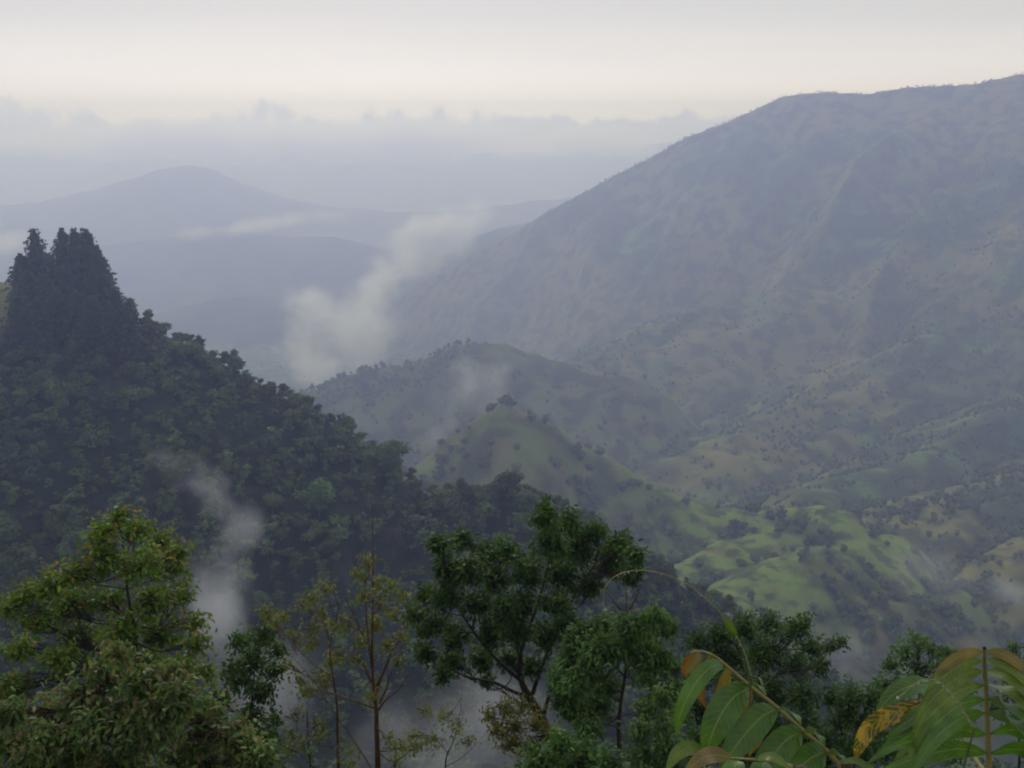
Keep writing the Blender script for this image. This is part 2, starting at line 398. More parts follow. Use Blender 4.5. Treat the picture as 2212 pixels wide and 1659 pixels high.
NC, NR = 400, 600
U = np.linspace(-.80, .80, NC)
Y = 100 * (9500 / 100.) ** np.linspace(0, 1, NR)
yy, uu = np.meshgrid(Y, U, indexing='ij')
xx = uu * yy
HH = heights(xx, yy); zz = HH.max(0); arg = HH.argmax(0)
V = np.stack([xx, yy, zz], -1).reshape(-1, 3)
idx = np.arange(NC * NR).reshape(NR, NC)
Q = np.stack([idx[:-1, :-1], idx[:-1, 1:], idx[1:, 1:], idx[1:, :-1]], -1).reshape(-1, 4)
owner = arg[:-1, :-1].reshape(-1)
MATS = [M_hillside, M_wood, M_pasture, M_mount, M_far, M_valley, M_meadow]
NAMES = ['lower_hillside', 'wooded_hill', 'pasture_hills', 'mountain', 'far_mountains', 'valley_floor', 'meadow']
for k in range(7):
    q = Q[owner == k]
    if not len(q): continue
    used, inv = np.unique(q, return_inverse=True)
    o = obj(NAMES[k], mesh_np(NAMES[k], V[used], inv.reshape(-1, 4), [MATS[k]], smooth=True)); o['kind'] = 'structure'
# the slope the photographer stands on
gx, gy = np.meshgrid(np.linspace(-90, 90, 121), np.linspace(-60, 101, 108))
gz = hillside_h(gx, gy)
gi = np.arange(gx.size).reshape(gx.shape)
gq = np.stack([gi[:-1, :-1], gi[:-1, 1:], gi[1:, 1:], gi[1:, :-1]], -1).reshape(-1, 4)
o = obj('hillside', mesh_np('hillside', np.stack([gx, gy, gz], -1).reshape(-1, 3), gq, [M_hillside], smooth=True)); o['kind'] = 'structure'

# ------------------------------------------------------------------ haze
zmin = float(zz.min()) - 1.0
zmax = max(float(zz.max()), float(gz.max()), CAMZ) + 14
m, nt, o_ = newmat('haze_air')
pv = nd(nt, 'ShaderNodeVolumePrincipled'); pv.inputs['Color'].default_value = (.50, .585, 1.0, 1); pv.inputs['Absorption Color'].default_value = (1, 1, 1, 1)
pv.inputs['Density'].default_value = HAZE_DENSITY; pv.inputs['Anisotropy'].default_value = .45
nt.links.new(pv.outputs[0], o_.inputs['Volume'])
bx0, bx1, by0, by1 = -7700., 7700., -70., 9560.
hv = [(x, y, z) for z in (zmin, zmax) for y in (by0, by1) for x in (bx0, bx1)]
hf = [(0, 2, 3, 1), (4, 5, 7, 6), (0, 1, 5, 4), (2, 6, 7, 3), (0, 4, 6, 2), (1, 3, 7, 5)]
HAZE = obj('haze', mesh_np('haze', hv, hf, [m])); HAZE['kind'] = 'stuff'
HAZE['label'] = 'pale blue haze filling the whole valley'; HAZE['category'] = 'haze'

# ------------------------------------------------------------------ forest on the wooded hill
M_leaf_hill = leaf_mat('hill_foliage', (0.028, 0.058, 0.012), (0.11, 0.17, 0.034), trans=.12, rough=.6, patch=.12, per_object=True)
M_leaf_hill2 = leaf_mat('hill_foliage_far', (0.028, 0.058, 0.012), (0.11, 0.17, 0.034), trans=.12, rough=.6, patch=.09)
M_leaf_pine = leaf_mat('pine_foliage', (0.016, 0.036, 0.01), (0.042, 0.074, 0.022), trans=.05, rough=.7, patch=.2)
M_leaf_pale = leaf_mat('pale_foliage', (.06, .11, .03), (.13, .20, .06), trans=.15, rough=.6, patch=.3)
M_leaf_lime = leaf_mat('lime_foliage', (.05, .08, .016), (.10, .14, .03), trans=.2, rough=.6, patch=.3)
M_leaf_brown = leaf_mat('bare_twigs', (.045, .036, .030), (.085, .066, .055), trans=.0, rough=.9, patch=.3)
M_bark = bark_mat('grey_bark', (.04, .033, .026), (.11, .095, .075), 3)

def ico(sub):
    import bmesh
    bm = bmesh.new(); bmesh.ops.create_icosphere(bm, subdivisions=sub, radius=1)
    v = np.array([x.co[:] for x in bm.verts]); f = np.array([[x.index for x in q.verts] for q in bm.faces]); bm.free()
    return v, f
ICO1, ICO2 = ico(1), ico(2)

def quads(mb, c, nrm, size, rg, a=None, b=0.):
    """small leafy faces at points c, roughly facing nrm"""
    n = len(c)
    nrm = nrm + rg.normal(0, .7, (n, 3)); nrm /= np.linalg.norm(nrm, axis=1, keepdims=True)
    t = np.cross(nrm, rg.normal(0, 1, (n, 3))); t /= np.linalg.norm(t, axis=1, keepdims=True)
    s = np.cross(nrm, t)
    sz = np.broadcast_to(size, n)[:, None] * rg.uniform(.6, 1.35, (n, 1))
    v = np.stack([c - t * sz, c - s * sz * .6, c + t * sz, c + s * sz * .6], 1).reshape(-1, 3)
    i = np.arange(n)[:, None] * 4
    f = np.concatenate([i + [0, 1, 2], i + [0, 2, 3]])
    a = rg.uniform(0, 1, n) if a is None else a
    mb.add(v, f, 0, np.repeat(a, 4), b)

def crown_mb(rg, Rr, Hh, kind, nq, hull, size, light=False):
    """lumpy crown of leaf faces over inner masses; base of crown at z=0"""
    mb = MB()
    nl, zf = {'dome': (13, 1.0), 'flat': (10, .75), 'tall': (12, 1.1)}[kind]
    if light: nl = 6
    lumps = []
    for i in range(nl):
        u = rg.uniform(.14, .9) if kind != 'flat' else rg.uniform(.35, .85)
        env = math.sin(math.pi * min(u, 1.) ** .85) ** .6
        th = rg.uniform(0, 6.28); rr = Rr * env * rg.uniform(.15, .85)
        lumps.append((np.array((rr * math.cos(th), rr * math.sin(th), Hh * u)), Rr * rg.uniform(.22, .46)))
    lumps.append((np.array((0, 0, Hh * .45)), Rr * .55))
    wts = np.array([l[1] ** 2 for l in lumps]); wts /= wts.sum()
    for (c, r), wgt in zip(lumps, wts):
        sc = np.array((r, r, r * min(zf, 1.1) * .8))
        hv_, hf_ = hull
        jit = 1 + .18 * rg.normal(0, 1, (len(hv_), 1))
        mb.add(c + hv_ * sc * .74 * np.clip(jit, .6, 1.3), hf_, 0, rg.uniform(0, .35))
        n = max(4, int(nq * wgt))
        d = rg.normal(0, 1, (n, 3)); d[:, 2] = np.where(d[:, 2] < -.2, -d[:, 2] * .7, d[:, 2]); d /= np.linalg.norm(d, axis=1, keepdims=True)
        p = c + d * sc * rg.uniform(.68, 1.32, (n, 1))
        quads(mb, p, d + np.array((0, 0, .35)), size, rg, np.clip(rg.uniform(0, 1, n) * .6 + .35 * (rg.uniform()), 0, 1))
    return mb
def trunk_mb(rg, h, r0, r1, k=6, lean=.05):
    mb = MB(); n = 6
    t = np.linspace(0, 1, n)
    pts = np.stack([lean * h * t ** 2 * rg.normal(), lean * h * t ** 2 * rg.normal(), -1.0 + (h + 1.0) * t], 1) if False else np.stack([t * t * lean * h * rg.normal(), t * t * lean * h * rg.normal(), -1.2 + (h + 1.2) * t], 1)
    mb.tube(pts, r0 + (r1 - r0) * t, k)
    return mb

HILL_KINDS = {
 'dome': ('dark green round-crowned tree in the dense forest on the steep hill', []),
 'flat': ('flat-topped spreading tree in the dense forest on the steep hill', []),
 'tall': ('tall narrow leafy tree in the dense forest on the steep hill', []),
}
for kd, (lb, var) in HILL_KINDS.items():
    for i in range(4):
        rg = np.random.default_rng(100 + i + 10 * len(kd) + (50 if kd == 'flat' else 0))
        Rr = {'dome': 4.6, 'flat': 5.2, 'tall': 3.6}[kd] * rg.uniform(.85, 1.2); Hh = {'dome': 7.5, 'flat': 6.2, 'tall': 10.}[kd]
        th = {'dome': .3, 'flat': 1.2, 'tall': .2}[kd]
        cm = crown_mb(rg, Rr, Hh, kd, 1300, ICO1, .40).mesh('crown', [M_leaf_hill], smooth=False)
        tm = trunk_mb(rg, th + Hh * .5, .26, .1).mesh('trunk', [M_bark], smooth=True)
        var.append((tm, cm, th))
ODD = {}
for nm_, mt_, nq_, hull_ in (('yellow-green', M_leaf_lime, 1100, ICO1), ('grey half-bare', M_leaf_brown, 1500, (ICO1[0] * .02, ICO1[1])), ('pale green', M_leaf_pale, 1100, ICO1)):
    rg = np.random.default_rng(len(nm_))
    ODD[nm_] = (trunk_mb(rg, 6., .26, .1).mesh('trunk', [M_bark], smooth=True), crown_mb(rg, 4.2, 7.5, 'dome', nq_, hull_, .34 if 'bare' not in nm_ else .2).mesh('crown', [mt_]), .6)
STUFFV = []
for i in range(6):
    rg = np.random.default_rng(300 + i); kd = ['dome', 'flat', 'tall', 'dome', 'tall', 'dome'][i]
    Rr = {'dome': 4.6, 'flat': 5.0, 'tall': 3.5}[kd]; Hh = {'dome': 7.5, 'flat': 6.0, 'tall': 9.5}[kd]
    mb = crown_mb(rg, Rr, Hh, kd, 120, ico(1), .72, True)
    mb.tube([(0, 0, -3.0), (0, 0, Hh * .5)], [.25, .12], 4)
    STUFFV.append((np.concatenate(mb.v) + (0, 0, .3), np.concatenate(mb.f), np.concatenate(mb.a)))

def visible_above_foreground(px, py):
    ft = np.interp(px, [0, 150, 250, 400, 450, 560, 700, 870, 950, 1200, 1400, 1450, 1800, 2212], [1300, 1230, 1090, 1200, 1330, 1340, 1300, 1280, 1160, 1090, 1190, 1330, 1360, 1360])
    return py < ft + 25
WC = RIDGES['wooded'][0]['p']
gx_, gy_ = np.meshgrid(np.arange(-330, 260, 5.2), np.arange(175, 470, 5.2))
rg = np.random.default_rng(77)
tx = (gx_ + rg.uniform(-3, 3, gx_.shape)).ravel(); ty = (gy_ + rg.uniform(-3, 3, gx_.shape)).ravel()
hh = heights(tx, ty); own = hh.argmax(0); tz = hh.max(0)
yc = np.interp(tx, WC[:, 0], WC[:, 1])
pxx, pyy = proj(np.stack([tx, ty, tz + 6], -1))
grass = (pxx < 25) & (ty > yc - 45) & (pyy < 740)              # the open slope beside the pines
ok = (own <= 1) & (ty < yc + 9) & (pxx > -140) & (pxx < 2300) & (pyy < 1690) & ~grass
ok &= ~((own == 0) & (ty < 215))
# keep the places of the singled-out trees free
SPECIAL = {}
def face_at(px, py, lift=0.):
    """point of the wooded hill seen at (px, py)"""
    d = np.linspace(190, 470, 800); q = np.array([P(px, py, t) for t in d])
    g = ground(q[:, 0], q[:, 1]) + lift
    i = np.argmax(q[:, 2] < g)
    return np.array((q[i, 0], q[i, 1], float(ground(q[i, 0], q[i, 1])[0])))
SPOT = {'pale': face_at(590, 1118), 'brown': face_at(850, 1205), 'umbrella': face_at(822, 1035), 'lime': face_at(362, 748), 'slender': face_at(322, 722), 'dark': face_at(288, 705), 'big': face_at(690, 1120), 'knoll': face_at(1095, 1100)}
for p in SPOT.values(): ok &= np.hypot(tx - p[0], ty - p[1]) > (3.2 if p[1] > 370 else 6.0)
ids = np.where(ok)[0]
vis = visible_above_foreground(pxx[ids], pyy[ids]) & (pxx[ids] > -40) & (pxx[ids] < 2250)
skyl = (ty[ids] > yc[ids] - 14)
score = np.where(vis, 1.0, 0.0) * (400 / ty[ids]) + .4 * (vis & skyl)
order = ids[np.argsort(-score)]
def where_on_hill(i):
    x, y = pxx[i], pyy[i]
    if ty[i] > yc[i] - 13 and x < 880: return 'on the hill skyline below the pines'
    if ty[i] > yc[i] - 13: return 'along the crest of the low shoulder'
    if x < 270 and y < 800: return 'just under the pine clump'
    if abs(x - 590) < 90 and abs(y - 1085) < 90: return 'next to the pale feathery tree'
    if abs(x - 850) < 100 and abs(y - 1150) < 90: return 'next to the leafless brown tree'
    if abs(x - (400 + (y - 980) * .45)) < 85 and y > 930: return 'beside the wisp of rising mist'
    if x > 930: return 'on the face of the low shoulder'
    if x > 640 and y > 850: return 'on the flank under the umbrella-crowned tree'
    if y > 1050: return 'low on the slope behind the leafy tree'
    if x < 330: return 'in the dark middle of the hill face'
    return 'on the upper flank between pines and shoulder'
def size_word(s): return 'small' if s < .72 else ('large' if s > 1.22 else 'middling')
rg = np.random.default_rng(78)
kinds = rg.choice(['dome', 'dome', 'dome', 'tall', 'tall', 'flat'], len(tx))
tone = fbm(tx / 60., ty / 60., 2, 91)
for i in order[:288]:
    kd = kinds[i]; lb, var = HILL_KINDS[kd]
    tm, cm, th = var[rg.integers(4)]; s = rg.choice([.4, .5, .6, .75, .9, 1.25]) * rg.uniform(.88, 1.12)
    if ty[i] > yc[i] - 10: s = min(s, .85)
    w_ = where_on_hill(i); odd = None
    if rg.uniform() < .10 and ty[i] < yc[i] - 8: odd = rg.choice(list(ODD)); tm, cm, th = ODD[odd]; kd = 'dome'; s = min(s, 1.0) * .85
    lb = size_word(s) + {'dome': ' round-crowned tree ', 'flat': ' flat-topped spreading tree ', 'tall': ' tall narrow tree '}[kd] + w_
    if odd: lb = odd + ' tree with a round crown ' + w_
    t = thing('forest_tree', lb, 'tree', (tx[i], ty[i], tz[i]), rg.uniform(0, 6.28), 'forest trees ' + w_)
    t.scale = (s, s, s * rg.uniform(.85, 1.15))
    obj('trunk', tm, t); obj('crown', cm, t, (0, 0, th))
sv, sf, sa = [], [], []; n0 = 0
for i in order[288:]:
    v, f, a = STUFFV[rg.integers(6)]; s = rg.choice([.4, .5, .6, .75, .9, 1.15]) * rg.uniform(.9, 1.1); th = rg.uniform(0, 6.28); c, sn = math.cos(th), math.sin(th)
    if ty[i] > yc[i] - 10: s *= .8
    q = np.stack([v[:, 0] * c - v[:, 1] * sn, v[:, 0] * sn + v[:, 1] * c, v[:, 2]], 1) * s + (tx[i], ty[i], tz[i])
    sv.append(q); sf.append(f + n0); sa.append(np.clip(a * .7 + rg.uniform(-.15, .45), 0, 1)); n0 += len(v)
o = obj('forest', mesh_np('forest', np.concatenate(sv), np.concatenate(sf), [M_leaf_hill2], attrs={'rnd': np.concatenate(sa)}))
o['kind'] = 'stuff'; o['label'] = 'dense dark forest filling in between the single trees of the steep hill'; o['category'] = 'forest'

# pines crowning the hill
def pine_mb(rg, H, Rb):
    mb = MB()
    for lev in np.linspace(.10, .97, 22):
        z = H * lev; r = Rb * (1 - lev ** 3) ** .8 * rg.uniform(.7, 1.15) + .8 * (1 - lev) + .7
        nb = 7 if lev < .8 else 5
        for b in range(nb):
            th = 6.28 * b / nb + rg.uniform(-.5, .5); L = r * rg.uniform(.55, 1.2)
            k = max(6, int(20 * L / Rb) + 4)
            u = np.sqrt(rg.uniform(.02, 1, k))
            p = np.stack([np.cos(th) * L * u, np.sin(th) * L * u, z - .30 * L * u ** 1.5 + .1 * L * u], 1) + rg.normal(0, .28, (k, 3))
            quads(mb, p, np.tile((math.cos(th) * .4, math.sin(th) * .4, .8), (k, 1)), .62, rg)
    hv_, hf_ = ICO1
    for lev in np.linspace(.2, .85, 6):
        mb.add(hv_ * np.array((Rb * (1 - lev ** 3) ** .8 * .7,) * 2 + (H * .12,)) + (0, 0, H * lev), hf_, 0, 0.)
    return mb
PV = []
for i in range(4):
    rg = np.random.default_rng(500 + i)
    PV.append((trunk_mb(rg, 25., .4, .05, 6, .01).mesh('trunk', [M_bark], True), pine_mb(rg, 27., 6.6 + .6 * i).mesh('crown', [M_leaf_pine])))
rg = np.random.default_rng(79)
PINES = [(72, 492, 418, 'pointed dark pine standing apart on the very top of the steep hill'),
         (132, 489, 420, 'dark pine with the slimmest tip in the clump crowning the hill'),
         (158, 491, 416, 'dark pine in the middle of the clump crowning the hill'),
         (184, 490, 418, 'tallest dark pine in the clump crowning the hill'),
         (206, 528, 410, 'dark pine beside the tallest one, leaning over the forested flank'),
         (42, 545, 413, 'short dark pine beside the open grassy slope')]
PG = 'dark pines in the rows just below the hilltop'
for px, py in ((102, 545), (245, 618), (268, 655), (60, 580), (95, 590), (135, 570), (170, 565), (200, 575), (224, 590), (40, 630), (80, 640), (120, 620), (160, 625), (195, 635), (235, 650)):
    PINES.append((px, py, None, 'dark pine in the ' + ('first row under the hilltop tips' if py < 580 else 'second row under the hilltop tips' if py < 600 else 'lowest row, where pines give way to broadleaf forest')))
for k, (px, py, d, lb) in enumerate(PINES):
    if d is None:
        b = face_at(px, py + 130); d = b[1]
    topp = P(px, py, d); gz_ = float(ground(topp[0], topp[1])[0]); H = topp[2] - gz_
    tm, cm = PV[k % 4]; s = max(H, 12.) / 27.
    t = thing('pine_tree', lb, 'pine tree', (topp[0], topp[1], gz_), rg.uniform(0, 6.28), PG if k > 5 else None)
    t.scale = (min(max(s, .75), 1.0) * rg.uniform(.95, 1.2),) * 2 + (s,)
    obj('trunk', tm, t); obj('crown', cm, t)

# trees on the hill that stand out from the rest
def special(name, label, spot, kd, Rr, Hh, th, mat, nq, size, hullmat=True, seed=0, cat='tree'):
    rg = np.random.default_rng(seed)
    t = thing(name, label, cat, spot)
    obj('trunk', trunk_mb(rg, th + Hh * .45, .3, .1, 6, .03).mesh('trunk', [M_bark], True), t)
    c = crown_mb(rg, Rr, Hh, kd, nq, ICO1 if hullmat else (ICO1[0] * .02, ICO1[1]), size)
    obj('crown', c.mesh('crown', [mat]), t, (0, 0, th))
    return t
special('feathery_tree', 'pale green feathery tree glowing against the dark forest beside the mist plume', SPOT['pale'], 'dome', 4.0, 6.2, 3.2, M_leaf_pale, 900, .42, seed=1)
special('bare_tree', 'greyish brown leafless tree low on the forested slope', SPOT['brown'], 'dome', 5.6, 8.2, 3.5, M_leaf_brown, 1500, .22, False, seed=2)
special('umbrella_tree', 'wide dark umbrella-crowned tree overhanging the end of the forested shoulder', SPOT['umbrella'] + (4, 0, 0), 'flat', 8.5, 8.0, 6.5, M_leaf_hill, 1800, .5, seed=3)
special('slender_tree', 'slender yellow-green tree with a loose top on the hill skyline', SPOT['lime'], 'flat', 3.4, 4.6, 5.0, M_leaf_lime, 300, .36, False, seed=4)
special('slender_tree', 'thin half-bare tree leaning out from the hill skyline', SPOT['slender'], 'tall', 2.4, 7.0, 4.0, M_leaf_hill, 240, .40, False, seed=5)
special('round_tree', 'dark ball-crowned tree standing up from the skyline beside the pines', SPOT['dark'], 'dome', 3.6, 6.5, 5.5, M_leaf_hill, 800, .45, seed=6)
special('broad_tree', 'big domed mid-green tree just uphill of the pale feathery tree', SPOT['big'], 'dome', 7.0, 10.0, 4.0, M_leaf_hill, 1600, .6, seed=7)
special('knoll_tree', 'large dark tree on the knoll where the forested shoulder dips', SPOT['knoll'], 'dome', 7.2, 9.5, 4.5, M_leaf_hill, 1500, .6, seed=8)

# ------------------------------------------------------------------ trees on the pastures and the mountain
M_leaf_mount = leaf_mat('mountain_foliage', (.06, .092, .028), (.13, .175, .05), trans=.1, rough=.7, patch=.01)
MV = []
for i in range(5):
    rg = np.random.default_rng(600 + i)
    mb = MB(); hv_, hf_ = ICO1 if False else ico(1)
    v = hv_ * (1 + .22 * rg.normal(0, 1, (len(hv_), 1))) * np.array((3.6, 3.6, 3.4)) + (0, 0, 4.2)
    mb.add(v, hf_, 0, .2)
    d = rg.normal(0, 1, (26, 3)); d[:, 2] = np.abs(d[:, 2]); d /= np.linalg.norm(d, axis=1, keepdims=True)
    quads(mb, d * np.array((4., 4., 4.)) * rg.uniform(.8, 1.15, (26, 1)) + (0, 0, 4.4), d, 1.3, rg)
    mb.tube([(0, 0, -2), (0, 0, 4)], [.3, .2], 3)
    MV.append((np.concatenate(mb.v), np.concatenate(mb.f), np.concatenate(mb.a)))
rg = np.random.default_rng(80)
N = 60000
dd = 560 * (3400 / 560.) ** rg.uniform(0, 1, N); ux = rg.uniform(-.30, .62, N)
mx, my = ux * dd, dd
hm = heights(mx, my); mo = hm.argmax(0); mzv = hm.max(0)
dens = fbm(mx / 130., my / 130., 4, 95); dens2 = fbm(mx / 45., my / 45., 3, 99)
e = 14.
conv = (ground(mx + e, my) + ground(mx - e, my) + ground(mx, my + e) + ground(mx, my - e)) / 4 - mzv      # positive in gullies
pr = np.where(mo == 3, .015 + 2.2 * np.clip(dens - .06, 0, 1) + 1.6 * np.clip(dens2 - .16, 0, 1) + .5 * np.clip(conv - .25, 0, 2),
     np.where(mo == 2, .01 + 1.5 * np.clip(dens2 - .22, 0, 1) + .5 * np.clip(conv - .3, 0, 2), np.where(mo == 5, .35, np.where(mo == 6, .004 + .30 * np.clip(conv - 1.0, 0, 2) + .15 * np.clip(dens2 - .4, 0, 1), 0))))
crest = np.abs(np.interp(mx, r0x := RIDGES['mountain'][0]['p'][::-1, 0], RIDGES['mountain'][0]['p'][::-1, 1]) - my) < 22
pr = np.where(crest & (mo == 3), 3.5, pr)
H2 = RIDGES['pasture'][4]['p']; near2 = (mo == 2) & (np.abs(np.interp(mx, H2[:, 0], H2[:, 1]) - my) < 60) & (mx < H2[6, 0] - 8)
pr = np.where(near2, .8, pr)
ax = proj(np.stack([mx, my, mzv], -1))
keep = (rg.uniform(0, 1, N) < pr * np.interp(my, [600, 1100, 1500, 2000], [.5, .75, .7, .45])) & (ax[0] > -60) & (ax[0] < 2280)
mi = np.where(keep)[0]
# single trees scattered over the green pastures
pi_ = [i for i in mi if mo[i] in (2, 6) and my[i] < 900 and 860 < ax[0][i] < 2000 and ax[1][i] < 1330][:70]
PK = [HILL_KINDS[k][1] for k in ('dome', 'flat', 'tall')]
def where_on_pasture(x, y):
    if x < 1250 and y < 930: return 'near the top of the cone-shaped green hill'
    if x < 1250: return 'on the front slope of the cone-shaped green hill'
    if x < 1460: return 'on the long shoulder of the cone-shaped green hill'
    if y < 1140: return 'on the bright green saddle at the end of the shoulder'
    if y < 1230: return 'on the upper ribbed green pasture'
    return 'on the lower ribbed green pasture'
for i in pi_:
    ki = rg.integers(3); tm, cm, th = PK[ki][rg.integers(4)]; s = rg.choice([.3, .4, .5, .7, 1.0]) * rg.uniform(.8, 1.2)
    w_ = where_on_pasture(ax[0][i], ax[1][i])
    lb = ('tiny' if s < .42 else 'small' if s < .65 else 'larger') + (' round tree ', ' spreading tree ', ' narrow tree ')[ki] + w_
    t = thing('pasture_tree', lb, 'tree', (mx[i], my[i], mzv[i]), rg.uniform(0, 6.28), 'trees ' + w_)
    t.scale = (s, s, s * .9)
    obj('trunk', tm, t); obj('crown', cm, t, (0, 0, th))
rest = np.setdiff1d(mi, pi_)
def merge(sel, name, label, smin, smax):
    sv, sf, sa = [], [], []; n0 = 0
    for i in sel:
        v, f, a = MV[rg.integers(5)]; s = rg.uniform(smin, smax) * np.interp(my[i], [900, 1400, 2000], [1.0, .85, .7])
        th = rg.uniform(0, 6.28); c, sn = math.cos(th), math.sin(th)
        q = np.stack([v[:, 0] * c - v[:, 1] * sn, v[:, 0] * sn + v[:, 1] * c, v[:, 2] * rg.uniform(.8, 1.3)], 1) * s + (mx[i], my[i], mzv[i])
        sv.append(q); sf.append(f + n0); sa.append(np.clip(a * .6 + rg.uniform(-.1, .5), 0, 1)); n0 += len(v)
    o = obj(name, mesh_np(name, np.concatenate(sv), np.concatenate(sf), [M_leaf_mount], attrs={'rnd': np.concatenate(sa)}))
    o['kind'] = 'stuff'; o['label'] = label; o['category'] = 'forest'
merge([i for i in rest if mo[i] == 3], 'mountain_woodland', 'patchy hazy woodland over the ribs and gullies of the big mountain', .32, .75)
merge([i for i in rest if mo[i] != 3], 'valley_woodland', 'dark woodland in the gullies and along the valley between the green hills', .5, 1.15)

# ------------------------------------------------------------------ trees in the foreground
LV = np.array([(0, 0, 0), (-.19, .40, .045), (0, .45, 0), (.19, .40, .045), (-.11, .75, -.03), (.11, .75, -.03), (0, 1, -.16)])
LF = np.array([(0, 2, 1), (0, 3, 2), (1, 2, 4), (2, 3, 5), (2, 5, 4), (4, 5, 6)])
UP = np.array((0, 0, 1.))
def leaves(mb, base, dirn, size, rg, young=0., wide=1., mat=0):
    """one leaf of 6 faces per row of base, pointing along dirn"""
    n = len(base)
    d = dirn / (np.linalg.norm(dirn, axis=1, keepdims=True) + 1e-9)
    nr = UP + rg.normal(0, .45, (n, 3)); sx = np.cross(d, nr); sx /= np.linalg.norm(sx, axis=1, keepdims=True) + 1e-9
    nr = np.cross(sx, d)
    L = np.broadcast_to(size, n)[:, None, None] * rg.uniform(.65, 1.25, (n, 1, 1))
    v = (LV[None, :, 0:1] * wide * sx[:, None] + LV[None, :, 1:2] * d[:, None] + LV[None, :, 2:3] * nr[:, None]) * L + base[:, None]
    f = (LF[None] + (np.arange(n) * 7)[:, None, None]).reshape(-1, 3)
    a = rg.uniform(0, 1, n)
    mb.add(v.reshape(-1, 3), f, mat, np.repeat(a, 7), np.repeat(np.broadcast_to(young, n), 7))

def fg_tree(name, label, d, trunk, blobs, leafm, barkm, leaf=.11, twigs=26, per=9, droop=.35, young=0., r0=.09, wide=1., limbs=(), cat='tree', seed=0, spread=.16, root=None, depth=.8, ramp=.6):
    """trunk: picture points from top to bottom (rooted in the slope below); blobs: (px, py, radius in px[, depth offset])"""
    rg = np.random.default_rng(900 + seed)
    tp = [P(x, y, d) for x, y in trunk]
    bx, by = tp[-1][0], tp[-1][1]
    if root: bx += root
    gz_ = float(hillside_h(np.array([bx]), np.array([by]))[0])
    base = np.array((bx, by, gz_))
    if tp[-1][2] - gz_ > .3: tp.append(base - (0, 0, .15))
    t = thing(name, label, cat, base)
    tp = np.array(tp)[::-1]
    tc_ = curve(tp, 18)
    hfrac = np.linspace(0, 1, 18)
    tc_[2:-1, :2] += np.cumsum(rg.normal(0, .13 * r0, (15, 2)), 0) * .6
    mb = MB(); mb.tube(tc_ - base, r0 * (.07 + .93 * (1 - hfrac) ** 1.25), 8); obj('trunk', mb.mesh('trunk', [barkm], True), t)
    for lm in limbs:
        q = curve([P(x, y, d) for x, y in lm], 9)
        mb = MB(); mb.tube(q - base, np.linspace(r0 * .34, r0 * .07, 9), 6); obj('branch', mb.mesh('branch', [barkm], True), t)
    allp = np.concatenate([tc_] + [curve([P(x, y, d) for x, y in lm], 9) for lm in limbs])
    cr = MB()
    topz = max(P(b[0], b[1] - b[2], d)[2] for b in blobs); botz = min(P(b[0], b[1] + b[2], d)[2] for b in blobs)
    for b in blobs:
        rad = b[2] * d / F
        off = b[3] if len(b) > 3 else rg.uniform(-1, 1) * depth
        c = P(b[0], b[1], d + off)
        # limb from the nearest lower wood to the clump
        dist = np.linalg.norm(allp - c, axis=1) + np.where(allp[:, 2] > c[2] - .1, 3., 0)
        s_ = allp[np.argmin(dist)]
        mid = (s_ + c) / 2 + rg.normal(0, .08, 3) * np.linalg.norm(c - s_) + (0, 0, -.10 * np.linalg.norm(c - s_))
        q = curve([s_, mid, c], 7)
        cr.tube(q - base, np.linspace(min(r0 * .22, .02), .005, 7), 5, 1)
        nt_ = max(8, int(twigs * 1.75 * (b[2] / 50.) ** 1.6))
        dv = rg.normal(0, 1, (nt_, 3)); dv /= np.linalg.norm(dv, axis=1, keepdims=True)
        ends = c + dv * rad * np.array((1, 1, .85)) * (rg.uniform(.12, 1.08, (nt_, 1)) ** .55)
        st = q[rg.integers(3, 7, nt_)]
        for e_, s0 in zip(ends, st):
            m_ = (s0 + e_) / 2 + rg.normal(0, .05, 3)
            tw = curve([s0, m_, e_], 4); cr.tube(tw - base, [.009, .007, .005, .003], 3, 1)
        # sprays of leaves round every twig end
        k = per; lb_ = np.repeat(ends, k, 0)
        od = np.repeat(ends - c, k, 0); od /= np.linalg.norm(od, axis=1, keepdims=True) + 1e-9
        ld = od * .55 + rg.normal(0, .75, (nt_ * k, 3)) + np.array((0, 0, -droop))
        lb_ = lb_ + rg.normal(0, spread * .5, (nt_ * k, 3)) - od * rg.uniform(0, spread * 1.6, (nt_ * k, 1))
        hgt = np.clip((lb_[:, 2] - botz) / (topz - botz + 1e-6), 0, 1)
        outer = np.clip(np.linalg.norm(lb_ - c, axis=1) / rad - .35, 0, 1) * np.clip((lb_[:, 2] - c[2]) / rad + .5, 0, 1)
        yg = (rg.uniform(0, 1, nt_ * k) < young * (1 - ramp + ramp * hgt) * outer * 1.6) * rg.uniform(.35, 1, nt_ * k)
        leaves(cr, lb_ - base, ld, leaf, rg, yg, wide)
    obj('crown', cr.mesh('crown', [leafm, barkm]), t)
    return t

M_l_left = leaf_mat('leaf_yellow_green', (.065, .125, .014), (.205, .315, .040), (0.3, 0.17, 0.03), trans=.36, rough=.55, patch=1.6)
M_l_pink = leaf_mat('leaf_grey_green', (0.0759, 0.1352, 0.0386), (0.1863, 0.2691, 0.0856), (0.28, 0.17, 0.09), trans=.36, rough=.55, patch=1.8)
M_l_dark = leaf_mat('leaf_dark', (0.0258, 0.0717, 0.0144), (0.0832, 0.165, 0.0287), (0.12, 0.16, 0.025), trans=.36, rough=.55, patch=1.2)
M_l_mid = leaf_mat('leaf_mid', (0.0454, 0.1134, 0.0292), (0.1378, 0.2512, 0.0648), (0.15, 0.2, 0.035), trans=.36, rough=.55, patch=1.5)
M_l_olive = leaf_mat('leaf_olive', (0.0897, 0.1271, 0.0239), (0.2242, 0.2616, 0.0523), (0.27, 0.18, 0.035), trans=.36, rough=.55, patch=2.0)
